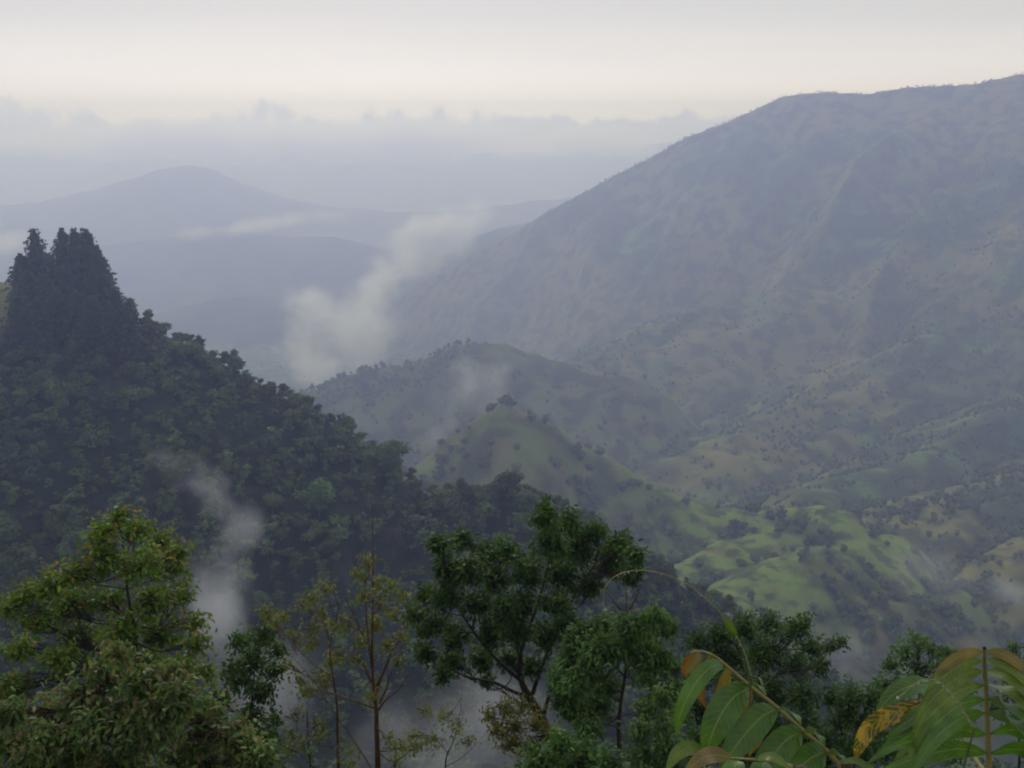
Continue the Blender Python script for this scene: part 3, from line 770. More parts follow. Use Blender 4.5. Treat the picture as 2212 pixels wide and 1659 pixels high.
M_l_gold = leaf_mat('leaf_gold', (0.12, 0.138, 0.0192), (0.276, 0.264, 0.042), (0.32, 0.22, 0.035), trans=.36, rough=.55, patch=2.0)
M_b_dark = bark_mat('dark_bark', (.020, .017, .013), (.055, .045, .034))
M_b_red = bark_mat('red_bark', (.085, .032, .012), (.19, .078, .028), 18)
M_b_brown = bark_mat('brown_bark', (.045, .028, .018), (.10, .060, .038))

fg_tree('leafy_tree', 'leafy tree with yellow-green leaves and orange new tips, pointed top', 17,
        [(262, 1150), (270, 1250), (290, 1380), (300, 1520), (305, 1659)],
        [(255, 1112, 32), (222, 1150, 48), (290, 1140, 50), (345, 1172, 42), (385, 1190, 30), (230, 1205, 62), (310, 1215, 65), (375, 1225, 40), (160, 1240, 52), (110, 1262, 48), (60, 1282, 48), (25, 1310, 40),
         (150, 1305, 66), (235, 1290, 62), (330, 1295, 66), (395, 1285, 38), (80, 1340, 60), (170, 1375, 66), (265, 1365, 60), (350, 1365, 66), (420, 1340, 36), (425, 1390, 36), (40, 1400, 52), (120, 1425, 60), (220, 1440, 60), (320, 1430, 60), (395, 1435, 50), (445, 1450, 36), (30, 1480, 60)],
        M_l_left, M_b_dark, leaf=.125, twigs=21, per=10, young=.5, r0=.11, wide=1.15, seed=1, depth=1.0)
fg_tree('pink_tipped_shrub', 'grey-green shrub with drooping leaves and pinkish new shoots at the foot of the leafy tree', 12,
        [(285, 1480), (280, 1560), (275, 1659)],
        [(40, 1590, 78), (20, 1540, 45), (110, 1545, 70), (170, 1500, 58), (230, 1450, 52), (255, 1408, 28), (310, 1470, 62), (375, 1452, 36), (385, 1505, 62), (450, 1540, 58), (250, 1540, 80), (330, 1570, 84), (510, 1590, 55), (560, 1635, 52),
         (160, 1610, 86), (95, 1600, 60, -.5), (200, 1575, 60, -.5), (60, 1660, 80), (260, 1650, 86), (420, 1630, 80), (500, 1665, 66), (340, 1690, 80), (140, 1700, 80)],
        M_l_pink, M_b_brown, leaf=.120, twigs=24, per=11, young=.45, droop=.75, r0=.06, wide=1.05, cat='shrub', seed=2, depth=.6, ramp=.3)
fg_tree('small_dark_tree', 'small dark glossy-leaved tree between the pink-tipped shrub and the red-barked tree', 19,
        [(555, 1400), (545, 1500), (540, 1659)],
        [(520, 1385, 36), (570, 1372, 30), (600, 1405, 26), (545, 1425, 48), (592, 1445, 32), (515, 1470, 42), (560, 1490, 48), (545, 1545, 46), (590, 1555, 26), (500, 1440, 28), (575, 1590, 40), (530, 1610, 46), (470, 1510, 40), (570, 1645, 50)],
        M_l_dark, M_b_dark, leaf=.13, twigs=24, per=10, young=.25, r0=.07, seed=3, wide=1.2)
Z2 = lambda pts: [(531 + .3866 * p[0], 1017.5 + .3866 * p[1]) + tuple(p[2:]) for p in pts]
Z2b = lambda pts: [(531 + .3866 * p[0], 1017.5 + .3866 * p[1], .3866 * p[2]) for p in pts]
fg_tree('red_barked_tree', 'slender young tree with bright reddish trunk and sparse olive leaves on upswept branches', 18,
        Z2([(710, 200), (714, 420), (712, 700), (706, 960), (716, 1200), (735, 1330), (738, 1500), (740, 1659)]),
        Z2b([(690, 500, 42), (640, 570, 48), (745, 615, 40), (815, 640, 50), (650, 700, 58), (760, 725, 50), (720, 850, 75), (820, 800, 60), (775, 975, 60), (640, 950, 60), (875, 930, 60), (560, 850, 50), (600, 1060, 55), (850, 1060, 50), (880, 700, 45), (705, 1250, 22), (800, 1500, 45), (870, 1540, 60), (960, 1530, 50), (840, 1600, 55)]),
        M_l_olive, M_b_red, leaf=.105, twigs=19, per=9, young=.3, r0=.072, seed=4, wide=1.1,
        limbs=[Z2(q) for q in ([(716, 1200), (690, 980), (672, 800), (668, 500)], [(700, 1180), (640, 1040), (600, 960), (640, 880)], [(690, 1000), (610, 820), (545, 690)], [(735, 1330), (620, 1290), (530, 1260), (430, 1225), (330, 1210)],
               [(740, 1335), (790, 1270), (850, 1225), (910, 1130)], [(748, 1300), (790, 1200), (800, 1140), (850, 1060)], [(725, 1250), (770, 1120), (830, 980), (900, 880)], [(730, 1200), (790, 1080), (820, 990), (880, 930)])])
fg_tree('orange_stemmed_sapling', 'thin orange-stemmed sapling with loose olive foliage beside the red-barked tree', 18.6,
        Z2([(470, 420), (490, 650), (520, 780), (470, 980), (490, 1150), (510, 1300), (512, 1480), (520, 1659)]),
        Z2b([(450, 655, 42), (365, 700, 48), (320, 755, 42), (425, 790, 40), (380, 880, 58), (490, 865, 58), (360, 960, 50), (480, 1050, 50), (420, 1120, 58), (525, 1030, 48), (300, 1170, 56), (440, 1170, 56), (230, 1080, 46), (110, 790, 36), (210, 810, 38), (270, 920, 40), (160, 840, 34), (340, 1230, 50)]),
        M_l_olive, M_b_red, leaf=.105, twigs=18, per=9, young=.3, r0=.042, seed=5, wide=1.1,
        limbs=[Z2(q) for q in ([(700, 1659), (600, 1500), (520, 1390), (400, 1200), (300, 1080), (200, 980)], [(470, 980), (440, 830), (420, 690)], [(490, 1150), (380, 1080), (260, 960), (110, 800)])])
fg_tree('wispy_sapling', 'wispy sapling with a few thin stems low beside the small dark tree', 17,
        Z2([(330, 1250), (345, 1450), (360, 1659)]),
        Z2b([(290, 1360, 40), (250, 1470, 50), (400, 1400, 50), (330, 1530, 50), (420, 1470, 60), (240, 1560, 50), (560, 1560, 60), (580, 1640, 60)]),
        M_l_olive, M_b_dark, leaf=.10, twigs=12, per=8, young=.2, r0=.025, seed=6, limbs=[Z2([(350, 1600), (270, 1400), (225, 1280)]), Z2([(352, 1600), (345, 1350), (350, 1240)])], cat='sapling')
fg_tree('spreading_tree', 'big dark green spreading tree with open lower branches above the mist', 22,
        [(1205, 1140), (1190, 1230), (1160, 1330), (1128, 1420), (1130, 1474), (1146, 1505), (1172, 1555), (1195, 1640)],
        [(1180, 1112, 42), (1228, 1128, 42), (1285, 1148, 38), (1335, 1175, 42), (1370, 1195, 30), (1250, 1180, 56), (1185, 1170, 50), (1315, 1215, 52), (1365, 1235, 38), (950, 1172, 32), (1000, 1165, 34), (1045, 1190, 42), (1095, 1190, 44), (955, 1222, 40), (1010, 1235, 52), (1075, 1245, 54), (1140, 1230, 52), (1210, 1240, 50), (1270, 1260, 46),
         (920, 1280, 32), (965, 1290, 48), (895, 1325, 24), (1030, 1300, 50), (1090, 1310, 46), (1130, 1300, 40), (1200, 1300, 42), (930, 1350, 40), (985, 1370, 44), (1060, 1365, 50), (1120, 1360, 46), (1180, 1370, 46), (920, 1405, 36), (975, 1425, 42), (1040, 1420, 44), (1100, 1425, 36), (960, 1455, 26), (1050, 1470, 24), (1150, 1440, 34), (1220, 1350, 44), (1235, 1410, 36)],
        M_l_dark, M_b_dark, leaf=.15, twigs=33, per=12, young=.3, r0=.17, seed=7, wide=1.1, depth=1.2,
        limbs=[[(1146, 1505), (1110, 1495), (1068, 1474), (1010, 1462), (960, 1440)], [(1130, 1474), (1090, 1440), (1050, 1400), (1000, 1330), (970, 1260)], [(1128, 1440), (1110, 1360), (1085, 1290), (1060, 1220)], [(1150, 1500), (1170, 1440), (1200, 1370), (1250, 1270), (1300, 1200)], [(1172, 1555), (1190, 1490), (1215, 1440), (1230, 1400)]])
fg_tree('drooping_tree', 'dark tree with hanging glossy leaf clusters and reddish brown trunk', 18,
        [(1352, 1262), (1352, 1330), (1352, 1400), (1350, 1460), (1338, 1540), (1337, 1600), (1338, 1659)],
        [(1235, 1385, 34), (1262, 1362, 40), (1310, 1360, 50), (1365, 1345, 48), (1415, 1330, 36), (1440, 1350, 32), (1285, 1410, 58), (1350, 1400, 56), (1405, 1390, 48), (1225, 1430, 34), (1250, 1470, 52), (1305, 1470, 46), (1290, 1520, 46), (1395, 1450, 44), (1245, 1530, 40), (1430, 1420, 34), (1270, 1570, 44), (1450, 1440, 38), (1462, 1490, 36), (1420, 1505, 42), (1212, 1470, 36), (1222, 1515, 38)],
        M_l_mid, M_b_brown, leaf=.14, twigs=33, per=11, droop=.9, young=.15, r0=.075, seed=8, wide=.95,
        limbs=[[(1352, 1340), (1335, 1310), (1310, 1280)], [(1352, 1330), (1375, 1290), (1385, 1262)], [(1348, 1460), (1310, 1420), (1270, 1380)], [(1350, 1450), (1390, 1400), (1420, 1350)]])
fg_tree('golden_shrub', 'golden yellow leafed shrub at the foot of the big spreading tree', 20,
        [(1130, 1540), (1140, 1600), (1145, 1659)],
        [(1055, 1545, 26), (1090, 1530, 36), (1130, 1525, 34), (1070, 1575, 34), (1115, 1570, 40), (1160, 1560, 38), (1100, 1610, 34), (1150, 1610, 40), (1185, 1590, 34)],
        M_l_gold, M_b_brown, leaf=.11, twigs=24, per=10, young=.4, r0=.04, seed=9, cat='shrub')
fg_tree('bare_stemmed_sapling', 'nearly leafless sapling with forked bare stems standing in the mist', 16,
        [(998, 1490), (990, 1560), (975, 1610), (962, 1659)],
        [(922, 1535, 22), (955, 1550, 26), (985, 1572, 22), (900, 1590, 28), (940, 1600, 30), (1010, 1600, 20)],
        M_l_olive, M_b_dark, leaf=.085, twigs=15, per=7, young=.5, r0=.022, seed=10, cat='sapling',
        limbs=[[(965, 1655), (1000, 1635), (1035, 1600), (1058, 1572)], [(970, 1630), (940, 1590), (915, 1540)], [(985, 1580), (1000, 1550), (995, 1520)]])
fg_tree('bushy_tree', 'bushy dark tree with ragged wispy branch ends behind the arching frond', 21,
        [(1640, 1400), (1640, 1520), (1645, 1659)],
        [(1500, 1382, 40), (1555, 1365, 44), (1610, 1355, 46), (1665, 1350, 44), (1715, 1362, 38), (1740, 1340, 12), (1755, 1400, 32), (1790, 1396, 22), (1815, 1384, 16), (1575, 1415, 60), (1650, 1410, 62), (1715, 1430, 52), (1770, 1440, 28), (1510, 1450, 52), (1590, 1490, 70), (1670, 1490, 70), (1735, 1500, 56),
         (1500, 1530, 56), (1570, 1570, 66), (1660, 1575, 70), (1745, 1575, 62), (1620, 1640, 66), (1700, 1650, 66), (1500, 1610, 56)],
        M_l_dark, M_b_dark, leaf=.13, twigs=32, per=11, young=.12, r0=.12, seed=11, wide=1.0, depth=1.2)
fg_tree('round_leafy_tree', 'rounded mid-green tree partly hidden by the upright frond', 25,
        [(1985, 1440), (1985, 1540), (1990, 1659)],
        [(1985, 1385, 30), (1955, 1405, 34), (2015, 1405, 34), (2050, 1415, 28), (1920, 1435, 32), (1985, 1440, 48), (2045, 1450, 44), (2085, 1425, 24), (1905, 1475, 30), (1950, 1485, 46), (2015, 1495, 50), (2075, 1490, 42), (1930, 1535, 44), (2000, 1550, 50), (2070, 1550, 46), (1900, 1590, 44), (1970, 1610, 50), (2050, 1620, 50)],
        M_l_mid, M_b_dark, leaf=.15, twigs=24, per=10, young=.15, r0=.10, seed=12)
fg_tree('low_bush', 'low dark bush in the gap between the two big fronds', 18,
        [(1840, 1560), (1845, 1659)],
        [(1800, 1500, 36), (1840, 1505, 44), (1885, 1510, 40), (1820, 1550, 54), (1880, 1560, 52), (1790, 1600, 52), (1850, 1620, 58), (1910, 1620, 50), (1780, 1650, 50)],
        M_l_dark, M_b_dark, leaf=.12, twigs=25, per=10, young=.05, r0=.05, seed=13, cat='bush')
fg_tree('glossy_bush', 'glossy green bush growing under the drooping tree', 15,
        [(1260, 1620), (1265, 1690)],
        [(1165, 1640, 52), (1215, 1605, 46), (1265, 1625, 52), (1230, 1665, 56), (1310, 1650, 52), (1130, 1680, 46), (1290, 1690, 56)],
        M_l_mid, M_b_dark, leaf=.125, twigs=26, per=10, young=.1, r0=.04, seed=14, cat='bush', droop=.6)
fg_tree('bright_bush', 'brighter green bush between the reddish brown trunk and the arching frond', 15.5,
        [(1410, 1600), (1412, 1690)],
        [(1395, 1530, 36), (1430, 1560, 40), (1385, 1580, 40), (1440, 1610, 46), (1390, 1635, 46), (1455, 1655, 46), (1420, 1680, 50), (1430, 1500, 30), (1470, 1540, 34)],
        M_l_mid, M_b_dark, leaf=.11, twigs=26, per=10, young=.35, r0=.04, seed=15, cat='bush')
fg_tree('edge_tree', 'leafy treetop showing just behind the upright frond, above the valley', 26,
        [(2200, 1450), (2200, 1659)],
        [(2190, 1400, 24), (2170, 1440, 30), (2210, 1440, 34), (2180, 1490, 40), (2225, 1500, 40), (2150, 1530, 34), (2200, 1560, 46)],
        M_l_mid, M_b_dark, leaf=.14, twigs=24, per=10, young=.25, r0=.09, seed=16)

# ------------------------------------------------------------------ compound-leaved saplings close to the eye
def frond_leaf_mat(name, base, under, blotch=None):
    m, nt, o = newmat(name)
    uv = nd(nt, 'ShaderNodeUVMap'); sp = nd(nt, 'ShaderNodeSeparateXYZ'); nt.links.new(uv.outputs[0], sp.inputs[0])
    def mt(op, a, b=None):
        n = nd(nt, 'ShaderNodeMath', operation=op)
        for i, v in enumerate((a, b)):
            if v is None: continue
            if isinstance(v, (int, float)): n.inputs[i].default_value = v
            else: nt.links.new(v, n.inputs[i])
        return n.outputs[0]
    au = mt('ABSOLUTE', mt('SUBTRACT', sp.outputs[0], .5))
    rib = smooth(nt, au, .035, .012)
    nv = noise(nt, 9, 2)
    vein = mt('SINE', mt('MULTIPLY', mt('ADD', mt('SUBTRACT', sp.outputs[1], mt('MULTIPLY', au, .28)), mt('MULTIPLY', nv, .09)), 82.))
    vl = smooth(nt, vein, .82, 1.0)
    nz = noise(nt, 22, 4)
    c = rampn(nt, nz, [(.3, tuple(x * .7 for x in base)), (.7, tuple(x * 1.25 for x in base))])
    if blotch:
        n2 = noise(nt, 38, 5, None, .65)
        c = mix(nt, smooth(nt, n2, .44, .54), c, blotch)
    c = mix(nt, vl, c, tuple(min(1, x * 1.22) for x in base))
    n4 = noise(nt, 95, 3, None, .6)
    c = mix(nt, smooth(nt, n4, .66, .72), c, (.10, .065, .02))
    c = mix(nt, rib, c, (.22, .27, .07))
    g = nd(nt, 'ShaderNodeNewGeometry')
    c = mix(nt, g.outputs['Backfacing'], c, under)
    b = nd(nt, 'ShaderNodeBsdfPrincipled'); nt.links.new(c, b.inputs['Base Color']); b.inputs['Roughness'].default_value = .36
    bp = nd(nt, 'ShaderNodeBump'); bp.inputs['Strength'].default_value = .2; bp.inputs['Distance'].default_value = .001
    nt.links.new(mt('ADD', vein, mt('MULTIPLY', nz, 1.0)), bp.inputs['Height']); nt.links.new(bp.outputs[0], b.inputs['Normal'])
    t = nd(nt, 'ShaderNodeBsdfTranslucent'); nt.links.new(mix(nt, 1., c, (1.2, 1.3, .6), 'MULTIPLY'), t.inputs[0])
    ms = nd(nt, 'ShaderNodeMixShader'); ms.inputs[0].default_value = .28
    nt.links.new(b.outputs[0], ms.inputs[1]); nt.links.new(t.outputs[0], ms.inputs[2]); nt.links.new(ms.outputs[0], o.inputs[0])
    return m
M_fr_green = frond_leaf_mat('leaflet_green', (.078, .17, .024), (0.11, 0.17, 0.06))
M_fr_lime = frond_leaf_mat('leaflet_lime', (0.12, 0.19, 0.028), (0.15, 0.17, 0.045))
M_fr_bronze = frond_leaf_mat('leaflet_bronze', (0.19, 0.14, 0.035), (0.2, 0.1, 0.035))
M_fr_red = frond_leaf_mat('leaflet_copper', (.20, .088, .03), (0.24, 0.09, 0.035))
M_fr_dead = frond_leaf_mat('leaflet_yellowed', (0.46, 0.28, 0.03), (0.12, 0.05, 0.015), (.10, .10, .02))
M_fr_brown = frond_leaf_mat('leaflet_withered', (.055, .022, .010), (.05, .02, .01))
M_rachis = bark_mat('rachis', (.20, .19, .055), (.32, .27, .10), 60)
M_stem = bark_mat('sapling_stem', (.07, .07, .03), (.12, .10, .05), 40)
m, nt, o_ = newmat('dew'); b = nd(nt, 'ShaderNodeBsdfPrincipled'); b.inputs['Base Color'].default_value = (.9, .92, .92, 1); b.inputs['Roughness'].default_value = .05
b.inputs['Transmission Weight'].default_value = .8; b.inputs['IOR'].default_value = 1.33; nt.links.new(b.outputs[0], o_.inputs[0]); M_dew = m
Z4 = lambda x, y, d: P(1415.7 + .36 * x, 1283 + .36 * y, d)
Z3 = lambda x, y, d: P(1017.5 + .3866 * x, 1017.5 + .3866 * y, d)
rgN = np.random.default_rng(4242)

def leaflet(parent, base0, pts, width, mat, face=(0.15, -.75, .65), fold=.25, wav=.0, label=None, wide_at=.42):
    """a leaflet along the 3-D midrib pts, width in metres, its blade turned to 'face'"""
    n = 13; c = curve(pts, n); t = np.linspace(0, 1, n)
    tan = np.gradient(c, axis=0); tan /= np.linalg.norm(tan, axis=1, keepdims=True)
    fc = np.array(face, float); fc /= np.linalg.norm(fc)
    sx = np.cross(tan, fc); sx /= np.linalg.norm(sx, axis=1, keepdims=True) + 1e-9
    nr = np.cross(sx, tan)
    ww = width * .5 * np.sin(math.pi * np.clip(t, 0, 1) ** (math.log(.5) / math.log(wide_at))) ** .85
    ww[0] = width * .02; ww[-1] = width * .005
    us = np.array((-1, -.5, 0, .5, 1))
    ph = rgN.uniform(0, 6.28)
    V_, U_ = [], []
    for i in range(n):
        for u in us:
            lift = fold * abs(u) * ww[i] - .12 * u * u * ww[i] + .045 * width * abs(u) * math.sin(t[i] * 15 + ph + (1.2 if u > 0 else 0))
            V_.append(c[i] + sx[i] * u * ww[i] + nr[i] * lift); U_.append((u * .5 + .5, t[i]))
    q = [(i * 5 + j, i * 5 + j + 1, (i + 1) * 5 + j + 1, (i + 1) * 5 + j) for i in range(n - 1) for j in range(4)]
    # orientation so that the upper face looks along 'face'
    q = np.array(q)[:, ::-1] if np.dot(np.cross(np.array(V_[1 + 25]) - V_[0 + 25], np.array(V_[5 + 25]) - V_[0 + 25]), fc) < 0 else np.array(q)
    o = obj('leaflet', mesh_np('leaflet', np.array(V_) - base0, q, [mat], smooth=True, uv=U_), parent)
    if label: o['label'] = label
    return o
def stalk(name, parent, base0, pts, ra, rb, mat, n=20, k=7):
    mb = MB(); c = curve(pts, n); mb.tube(c - base0, np.linspace(ra, rb, n), k)
    return obj(name, mb.mesh(name, [mat], True), parent)
def sapling(name, label, foot_x, foot_d, cat='sapling'):
    gz_ = float(hillside_h(np.array([foot_x]), np.array([foot_d]))[0])
    b = np.array((foot_x, foot_d, gz_)); return thing(name, label, cat, b), b
def lf(frond, b0, pts, wpx, d, mat, **k):
    """leaflet from picture points of the close-up (x, y, depth)"""
    return leaflet(frond, b0, [Z4(*p) for p in pts], wpx * .36 * d / F, mat, **k)

# -- arching frond
D = 2.3
T, B = sapling('arching_frond_plant', 'sapling with one long arching frond of broad green leaflets and copper tip', 1.05, 2.4)
stalk('stem', T, B, [B - (0, 0, .1), B + (.0, -.02, .7), Z4(1180, 1140, D), Z4(1110, 1040, D)], .014, .008, M_stem)
FR = stalk('frond', T, B, [Z4(1112, 1042, D), Z4(1030, 945, D), Z4(890, 825, D), Z4(740, 690, D), Z4(560, 545, D), Z4(450, 450, D), Z4(350, 370, D), Z4(270, 343, D), Z4(205, 352, D)], .0075, .002, M_rachis, 30)
G, L_, Bz, Rd = M_fr_green, M_fr_lime, M_fr_bronze, M_fr_red
# hidden side of the frond first: copper and bronze undersides
bk = dict(face=(.3, -.9, .1), fold=.2)
lf(FR, B, [(275, 344, D), (215, 380, D + .03), (185, 450, D + .05), (190, 505, D + .06)], 95, D, Rd, **bk)
lf(FR, B, [(330, 360, D), (300, 440, D + .06), (262, 560, D + .08), (305, 690, D + .08)], 120, D, Rd, **bk)
lf(FR, B, [(430, 440, D), (410, 520, D + .07), (400, 640, D + .09), (420, 720, D + .1)], 120, D, Bz, **bk)
lf(FR, B, [(560, 560, D), (535, 620, D + .07), (510, 700, D + .09), (490, 760, D + .1)], 130, D, Rd, **bk)
lf(FR, B, [(700, 680, D), (650, 760, D + .07), (600, 870, D + .1), (560, 980, D + .11)], 170, D, Bz, **bk)
lf(FR, B, [(860, 820, D), (830, 900, D + .07), (800, 980, D + .09), (790, 1060, D + .1)], 150, D, Bz, **bk)
lf(FR, B, [(960, 890, D), (940, 960, D + .06), (930, 1020, D + .08), (930, 1080, D + .09)], 130, D, G, **bk)
ft = dict(face=(-.15, -.8, .6), fold=.3)
lf(FR, B, [(262, 343, D), (250, 400, D - .02), (215, 450, D - .03), (175, 480, D - .03)], 60, D, Bz, **ft)
lf(FR, B, [(415, 428, D), (330, 440, D - .05), (225, 560, D - .09), (150, 720, D - .11), (125, 860, D - .11)], 120, D, G, **ft)
lf(FR, B, [(572, 565, D), (480, 610, D - .05), (390, 730, D - .09), (330, 870, D - .11), (300, 990, D - .11)], 210, D, G, **ft)
lf(FR, B, [(740, 690, D), (640, 735, D - .05), (540, 840, D - .09), (450, 960, D - .12), (390, 1080, D - .12)], 200, D, G, **ft)
lf(FR, B, [(892, 826, D), (800, 865, D - .05), (710, 960, D - .08), (630, 1070, D - .1), (590, 1150, D - .1)], 200, D, G, **ft)
lf(FR, B, [(1030, 946, D), (950, 975, D - .05), (860, 1050, D - .08), (790, 1140, D - .1)], 190, D, G, **ft)
rt = dict(face=(.4, -.6, .7), fold=.3)
lf(FR, B, [(560, 545, D), (590, 530, D - .05), (630, 560, D - .1), (670, 610, D - .12)], 60, D, G, **rt)
lf(FR, B, [(580, 495, D), (620, 500, D - .04), (640, 540, D - .06), (645, 590, D - .06)], 26, D, L_, **rt)
lf(FR, B, [(745, 690, D), (800, 700, D - .06), (850, 740, D - .11), (875, 790, D - .13)], 70, D, G, **rt)
lf(FR, B, [(895, 826, D), (950, 825, D - .06), (990, 860, D - .11), (1020, 930, D - .13)], 85, D, G, **rt)
lf(FR, B, [(1040, 955, D), (1080, 950, D - .06), (1115, 970, D - .1), (1140, 1010, D - .12)], 70, D, G, **rt)

# -- low frond in front
T2, B2 = sapling('low_frond_plant', 'short sapling whose topmost leaflets just reach up beneath the arching frond', .66, 2.0)
D2 = 2.0
stalk('stem', T2, B2, [B2 - (0, 0, .1), B2 + (0, 0, .6), Z4(900, 1240, D2), Z4(820, 1040, D2)], .012, .007, M_stem)
FR2 = stalk('frond', T2, B2, [Z4(820, 1040, D2), Z4(740, 1010, D2), Z4(600, 995, D2), Z4(450, 983, D2)], .006, .002, M_rachis)
lf(FR2, B2, [(455, 985, D2), (360, 965, D2), (260, 1000, D2 - .05), (150, 1110, D2 - .08)], 120, D2, M_fr_bronze, face=(0, -.6, .8))
lf(FR2, B2, [(330, 1010, D2 + .2), (230, 930, D2 + .2), (130, 960, D2 + .17), (60, 1080, D2 + .15)], 130, D2, M_fr_lime, face=(-.1, -.5, .85))
lf(FR2, B2, [(480, 990, D2), (475, 1040, D2 - .03), (440, 1110, D2 - .06), (380, 1180, D2 - .06)], 150, D2, G, face=(-.2, -.6, .75))
lf(FR2, B2, [(650, 1000, D2), (640, 1050, D2 - .03), (600, 1120, D2 - .05), (540, 1190, D2 - .06)], 150, D2, G, face=(-.2, -.6, .75))
lf(FR2, B2, [(600, 995, D2), (680, 975, D2 - .03), (760, 1010, D2 - .05), (820, 1080, D2 - .06)], 70, D2, L_, face=(.2, -.6, .75))

# -- upright frond on the other sapling
D3 = 2.1
T3, B3 = sapling('upright_frond_plant', 'sapling with an upright frond of paired arching leaflets and one yellowed leaflet', 1.04, 2.15)
stalk('stem', T3, B3, [B3 - (0, 0, .1), B3 + (0, 0, .6), Z4(2008, 1300, D3), Z4(2002, 1100, D3)], .014, .009, M_stem)
FR3 = stalk('frond', T3, B3, [Z4(2003, 1105, D3), Z4(1998, 940, D3), Z4(1992, 760, D3), Z4(1985, 600, D3), Z4(1978, 450, D3 - .03), Z4(1974, 325, D3 - .08)], .0085, .0045, M_rachis, 26)
prs = [(345, 330, 105, .55, Bz), (395, 400, 125, .72, L_), (460, 440, 135, .80, L_), (545, 455, 140, .82, L_), (630, 450, 145, .80, G), (715, 440, 150, .74, G), (845, 460, 160, .55, G), (960, 470, 160, .5, G)]
for k, (y0, ln, wd, dr, mt_) in enumerate(prs):
    x0 = 1974 + (y0 - 325) * .035
    for sg in (-1, 1):
        m2 = mt_
        L = ln * (1.1 if sg < 0 else 1.05) * (1. if k > 5 else 1.); dr = dr * 1.12; dz = .03 + .012 * k
        pts = [(x0 + sg * 6, y0, D3), (x0 + sg * .33 * L, y0 - 6 + .10 * L * dr, D3 - dz), (x0 + sg * .68 * L, y0 + .42 * L * dr + 8, D3 - dz * 1.8), (x0 + sg * .95 * L, y0 + .95 * L * dr + 20, D3 - dz * 2.2)]
        if k in (6, 7): pts = [(x0 + sg * 6, y0, D3), (x0 + sg * .35 * L, y0 - 30, D3 - .05), (x0 + sg * .8 * L, y0 + 20, D3 - .12), (x0 + sg * 1.3 * L, y0 + 110, D3 - .18)]
        lf(FR3, B3, pts, wd * .72, D3, m2, face=(sg * .30, -.85, .42), fold=.22)
# -- side frond lying behind, with the yellowed leaflet
FR4 = stalk('frond', T3, B3, [Z4(2001, 1100, D3), Z4(1900, 960, D3 + .12), Z4(1800, 780, D3 + .2), Z4(1700, 620, D3 + .22), Z4(1680, 560, D3 + .22)], .006, .003, M_rachis, 16)
lf(FR4, B3, [(1690, 570, D3 + .22), (1560, 545, D3 + .18), (1420, 610, D3 + .14), (1315, 730, D3 + .12)], 150, D3, G, face=(-.2, -.6, .78))
lf(FR4, B3, [(1690, 640, D3 + .2), (1560, 650, D3 + .15), (1420, 690, D3 + .12), (1330, 740, D3 + .1)], 46, D3, M_fr_brown, face=(-.2, -.5, .8), label='withered brown leaflet')
lf(FR4, B3, [(1680, 640, D3 + .2), (1480, 700, D3 + .11), (1310, 780, D3 + .06), (1230, 900, D3 + .04), (1195, 1015, D3 + .04)], 130, D3, M_fr_dead, face=(-.3, -.85, .4), label='yellowed dying leaflet blotched with green')
lf(FR4, B3, [(1740, 690, D3 + .2), (1620, 700, D3 + .12), (1480, 790, D3 + .08), (1380, 880, D3 + .06)], 100, D3, G, face=(-.2, -.6, .78))
lf(FR4, B3, [(1800, 780, D3 + .2), (1640, 790, D3 + .1), (1450, 890, D3 + .05), (1270, 1020, D3)], 120, D3, G, face=(-.2, -.6, .78))
lf(FR4, B3, [(1850, 860, D3 + .15), (1700, 840, D3 + .08), (1540, 900, D3 + .03), (1430, 1000, D3)], 100, D3, L_, face=(-.2, -.6, .78))
lf(FR4, B3, [(1900, 960, D3 + .12), (1760, 950, D3 + .05), (1600, 1000, D3), (1480, 1090, D3 - .02)], 110, D3, G, face=(-.2, -.6, .78))
lf(FR4, B3, [(1350, 1090, D3), (1260, 1030, D3), (1180, 1000, D3 - .03), (1120, 1020, D3 - .05)], 60, D3, L_, face=(-.2, -.6, .78))

# -- wiry tendrils
def tendril(label, pts, d, foot, leafat=None, rad=.0014):
    q = [Z3(x, y, d) for x, y in pts]
    gz_ = float(hillside_h(np.array([foot]), np.array([d + .1]))[0]); b = np.array((foot, d + .1, gz_))
    t = thing('vine_tendril', label, 'vine', b)
    low = q[-1]
    stalk('shoot', t, b, q, rad * .8, rad * 1.25, M_rachis, 60, 5)
    stalk('runner', t, b, [low, low * .6 + b * .4 + (.03, .02, 0), b - (0, 0, .05)], rad * 1.25, rad * 1.8, M_stem, 16, 5)
    c = curve(q, 60)
    mb = MB()
    for i in rgN.choice(np.arange(2, 58), 26, False):
        r = rgN.uniform(.0012, .0026); mb.add(ICO1[0] * r + c[i] - b + (0, 0, -rad - r * .5), ICO1[1])
    mb.add(ICO1[0] * .0036 + c[0] - b, ICO1[1])
    o = obj('dewdrops', mb.mesh('dewdrops', [M_dew], True), t); o['kind'] = 'stuff'
    if leafat:
        for pp, wd in leafat:
            leaflet(t, b, [Z3(*p) for p in pp], wd, M_fr_lime, face=(-.5, -.8, .2))
    return t
tendril('wiry yellow-green vine tendril arching high over the fronds, hung with dew', [(748, 772), (740, 690), (768, 620), (830, 575), (930, 555), (1030, 565), (1130, 595), (1230, 645), (1310, 710), (1385, 780), (1430, 850), (1480, 920), (1530, 1020), (1565, 1145)], 2.25, .6,
        [([(1478, 918, 2.25), (1460, 885, 2.24), (1438, 850, 2.23), (1420, 815, 2.22)], .022)])
tx_ = [(1455, 622), (1500, 585), (1550, 540), (1620, 512), (1690, 520), (1740, 555), (1790, 610), (1840, 690), (1880, 750), (1915, 805)]
tendril('short hooked vine tendril curling in front of the upright frond', [((1415.7 + .36 * x - 1017.5) / .3866, (1283 + .36 * y - 1017.5) / .3866) for x, y in tx_], 1.9, .82)

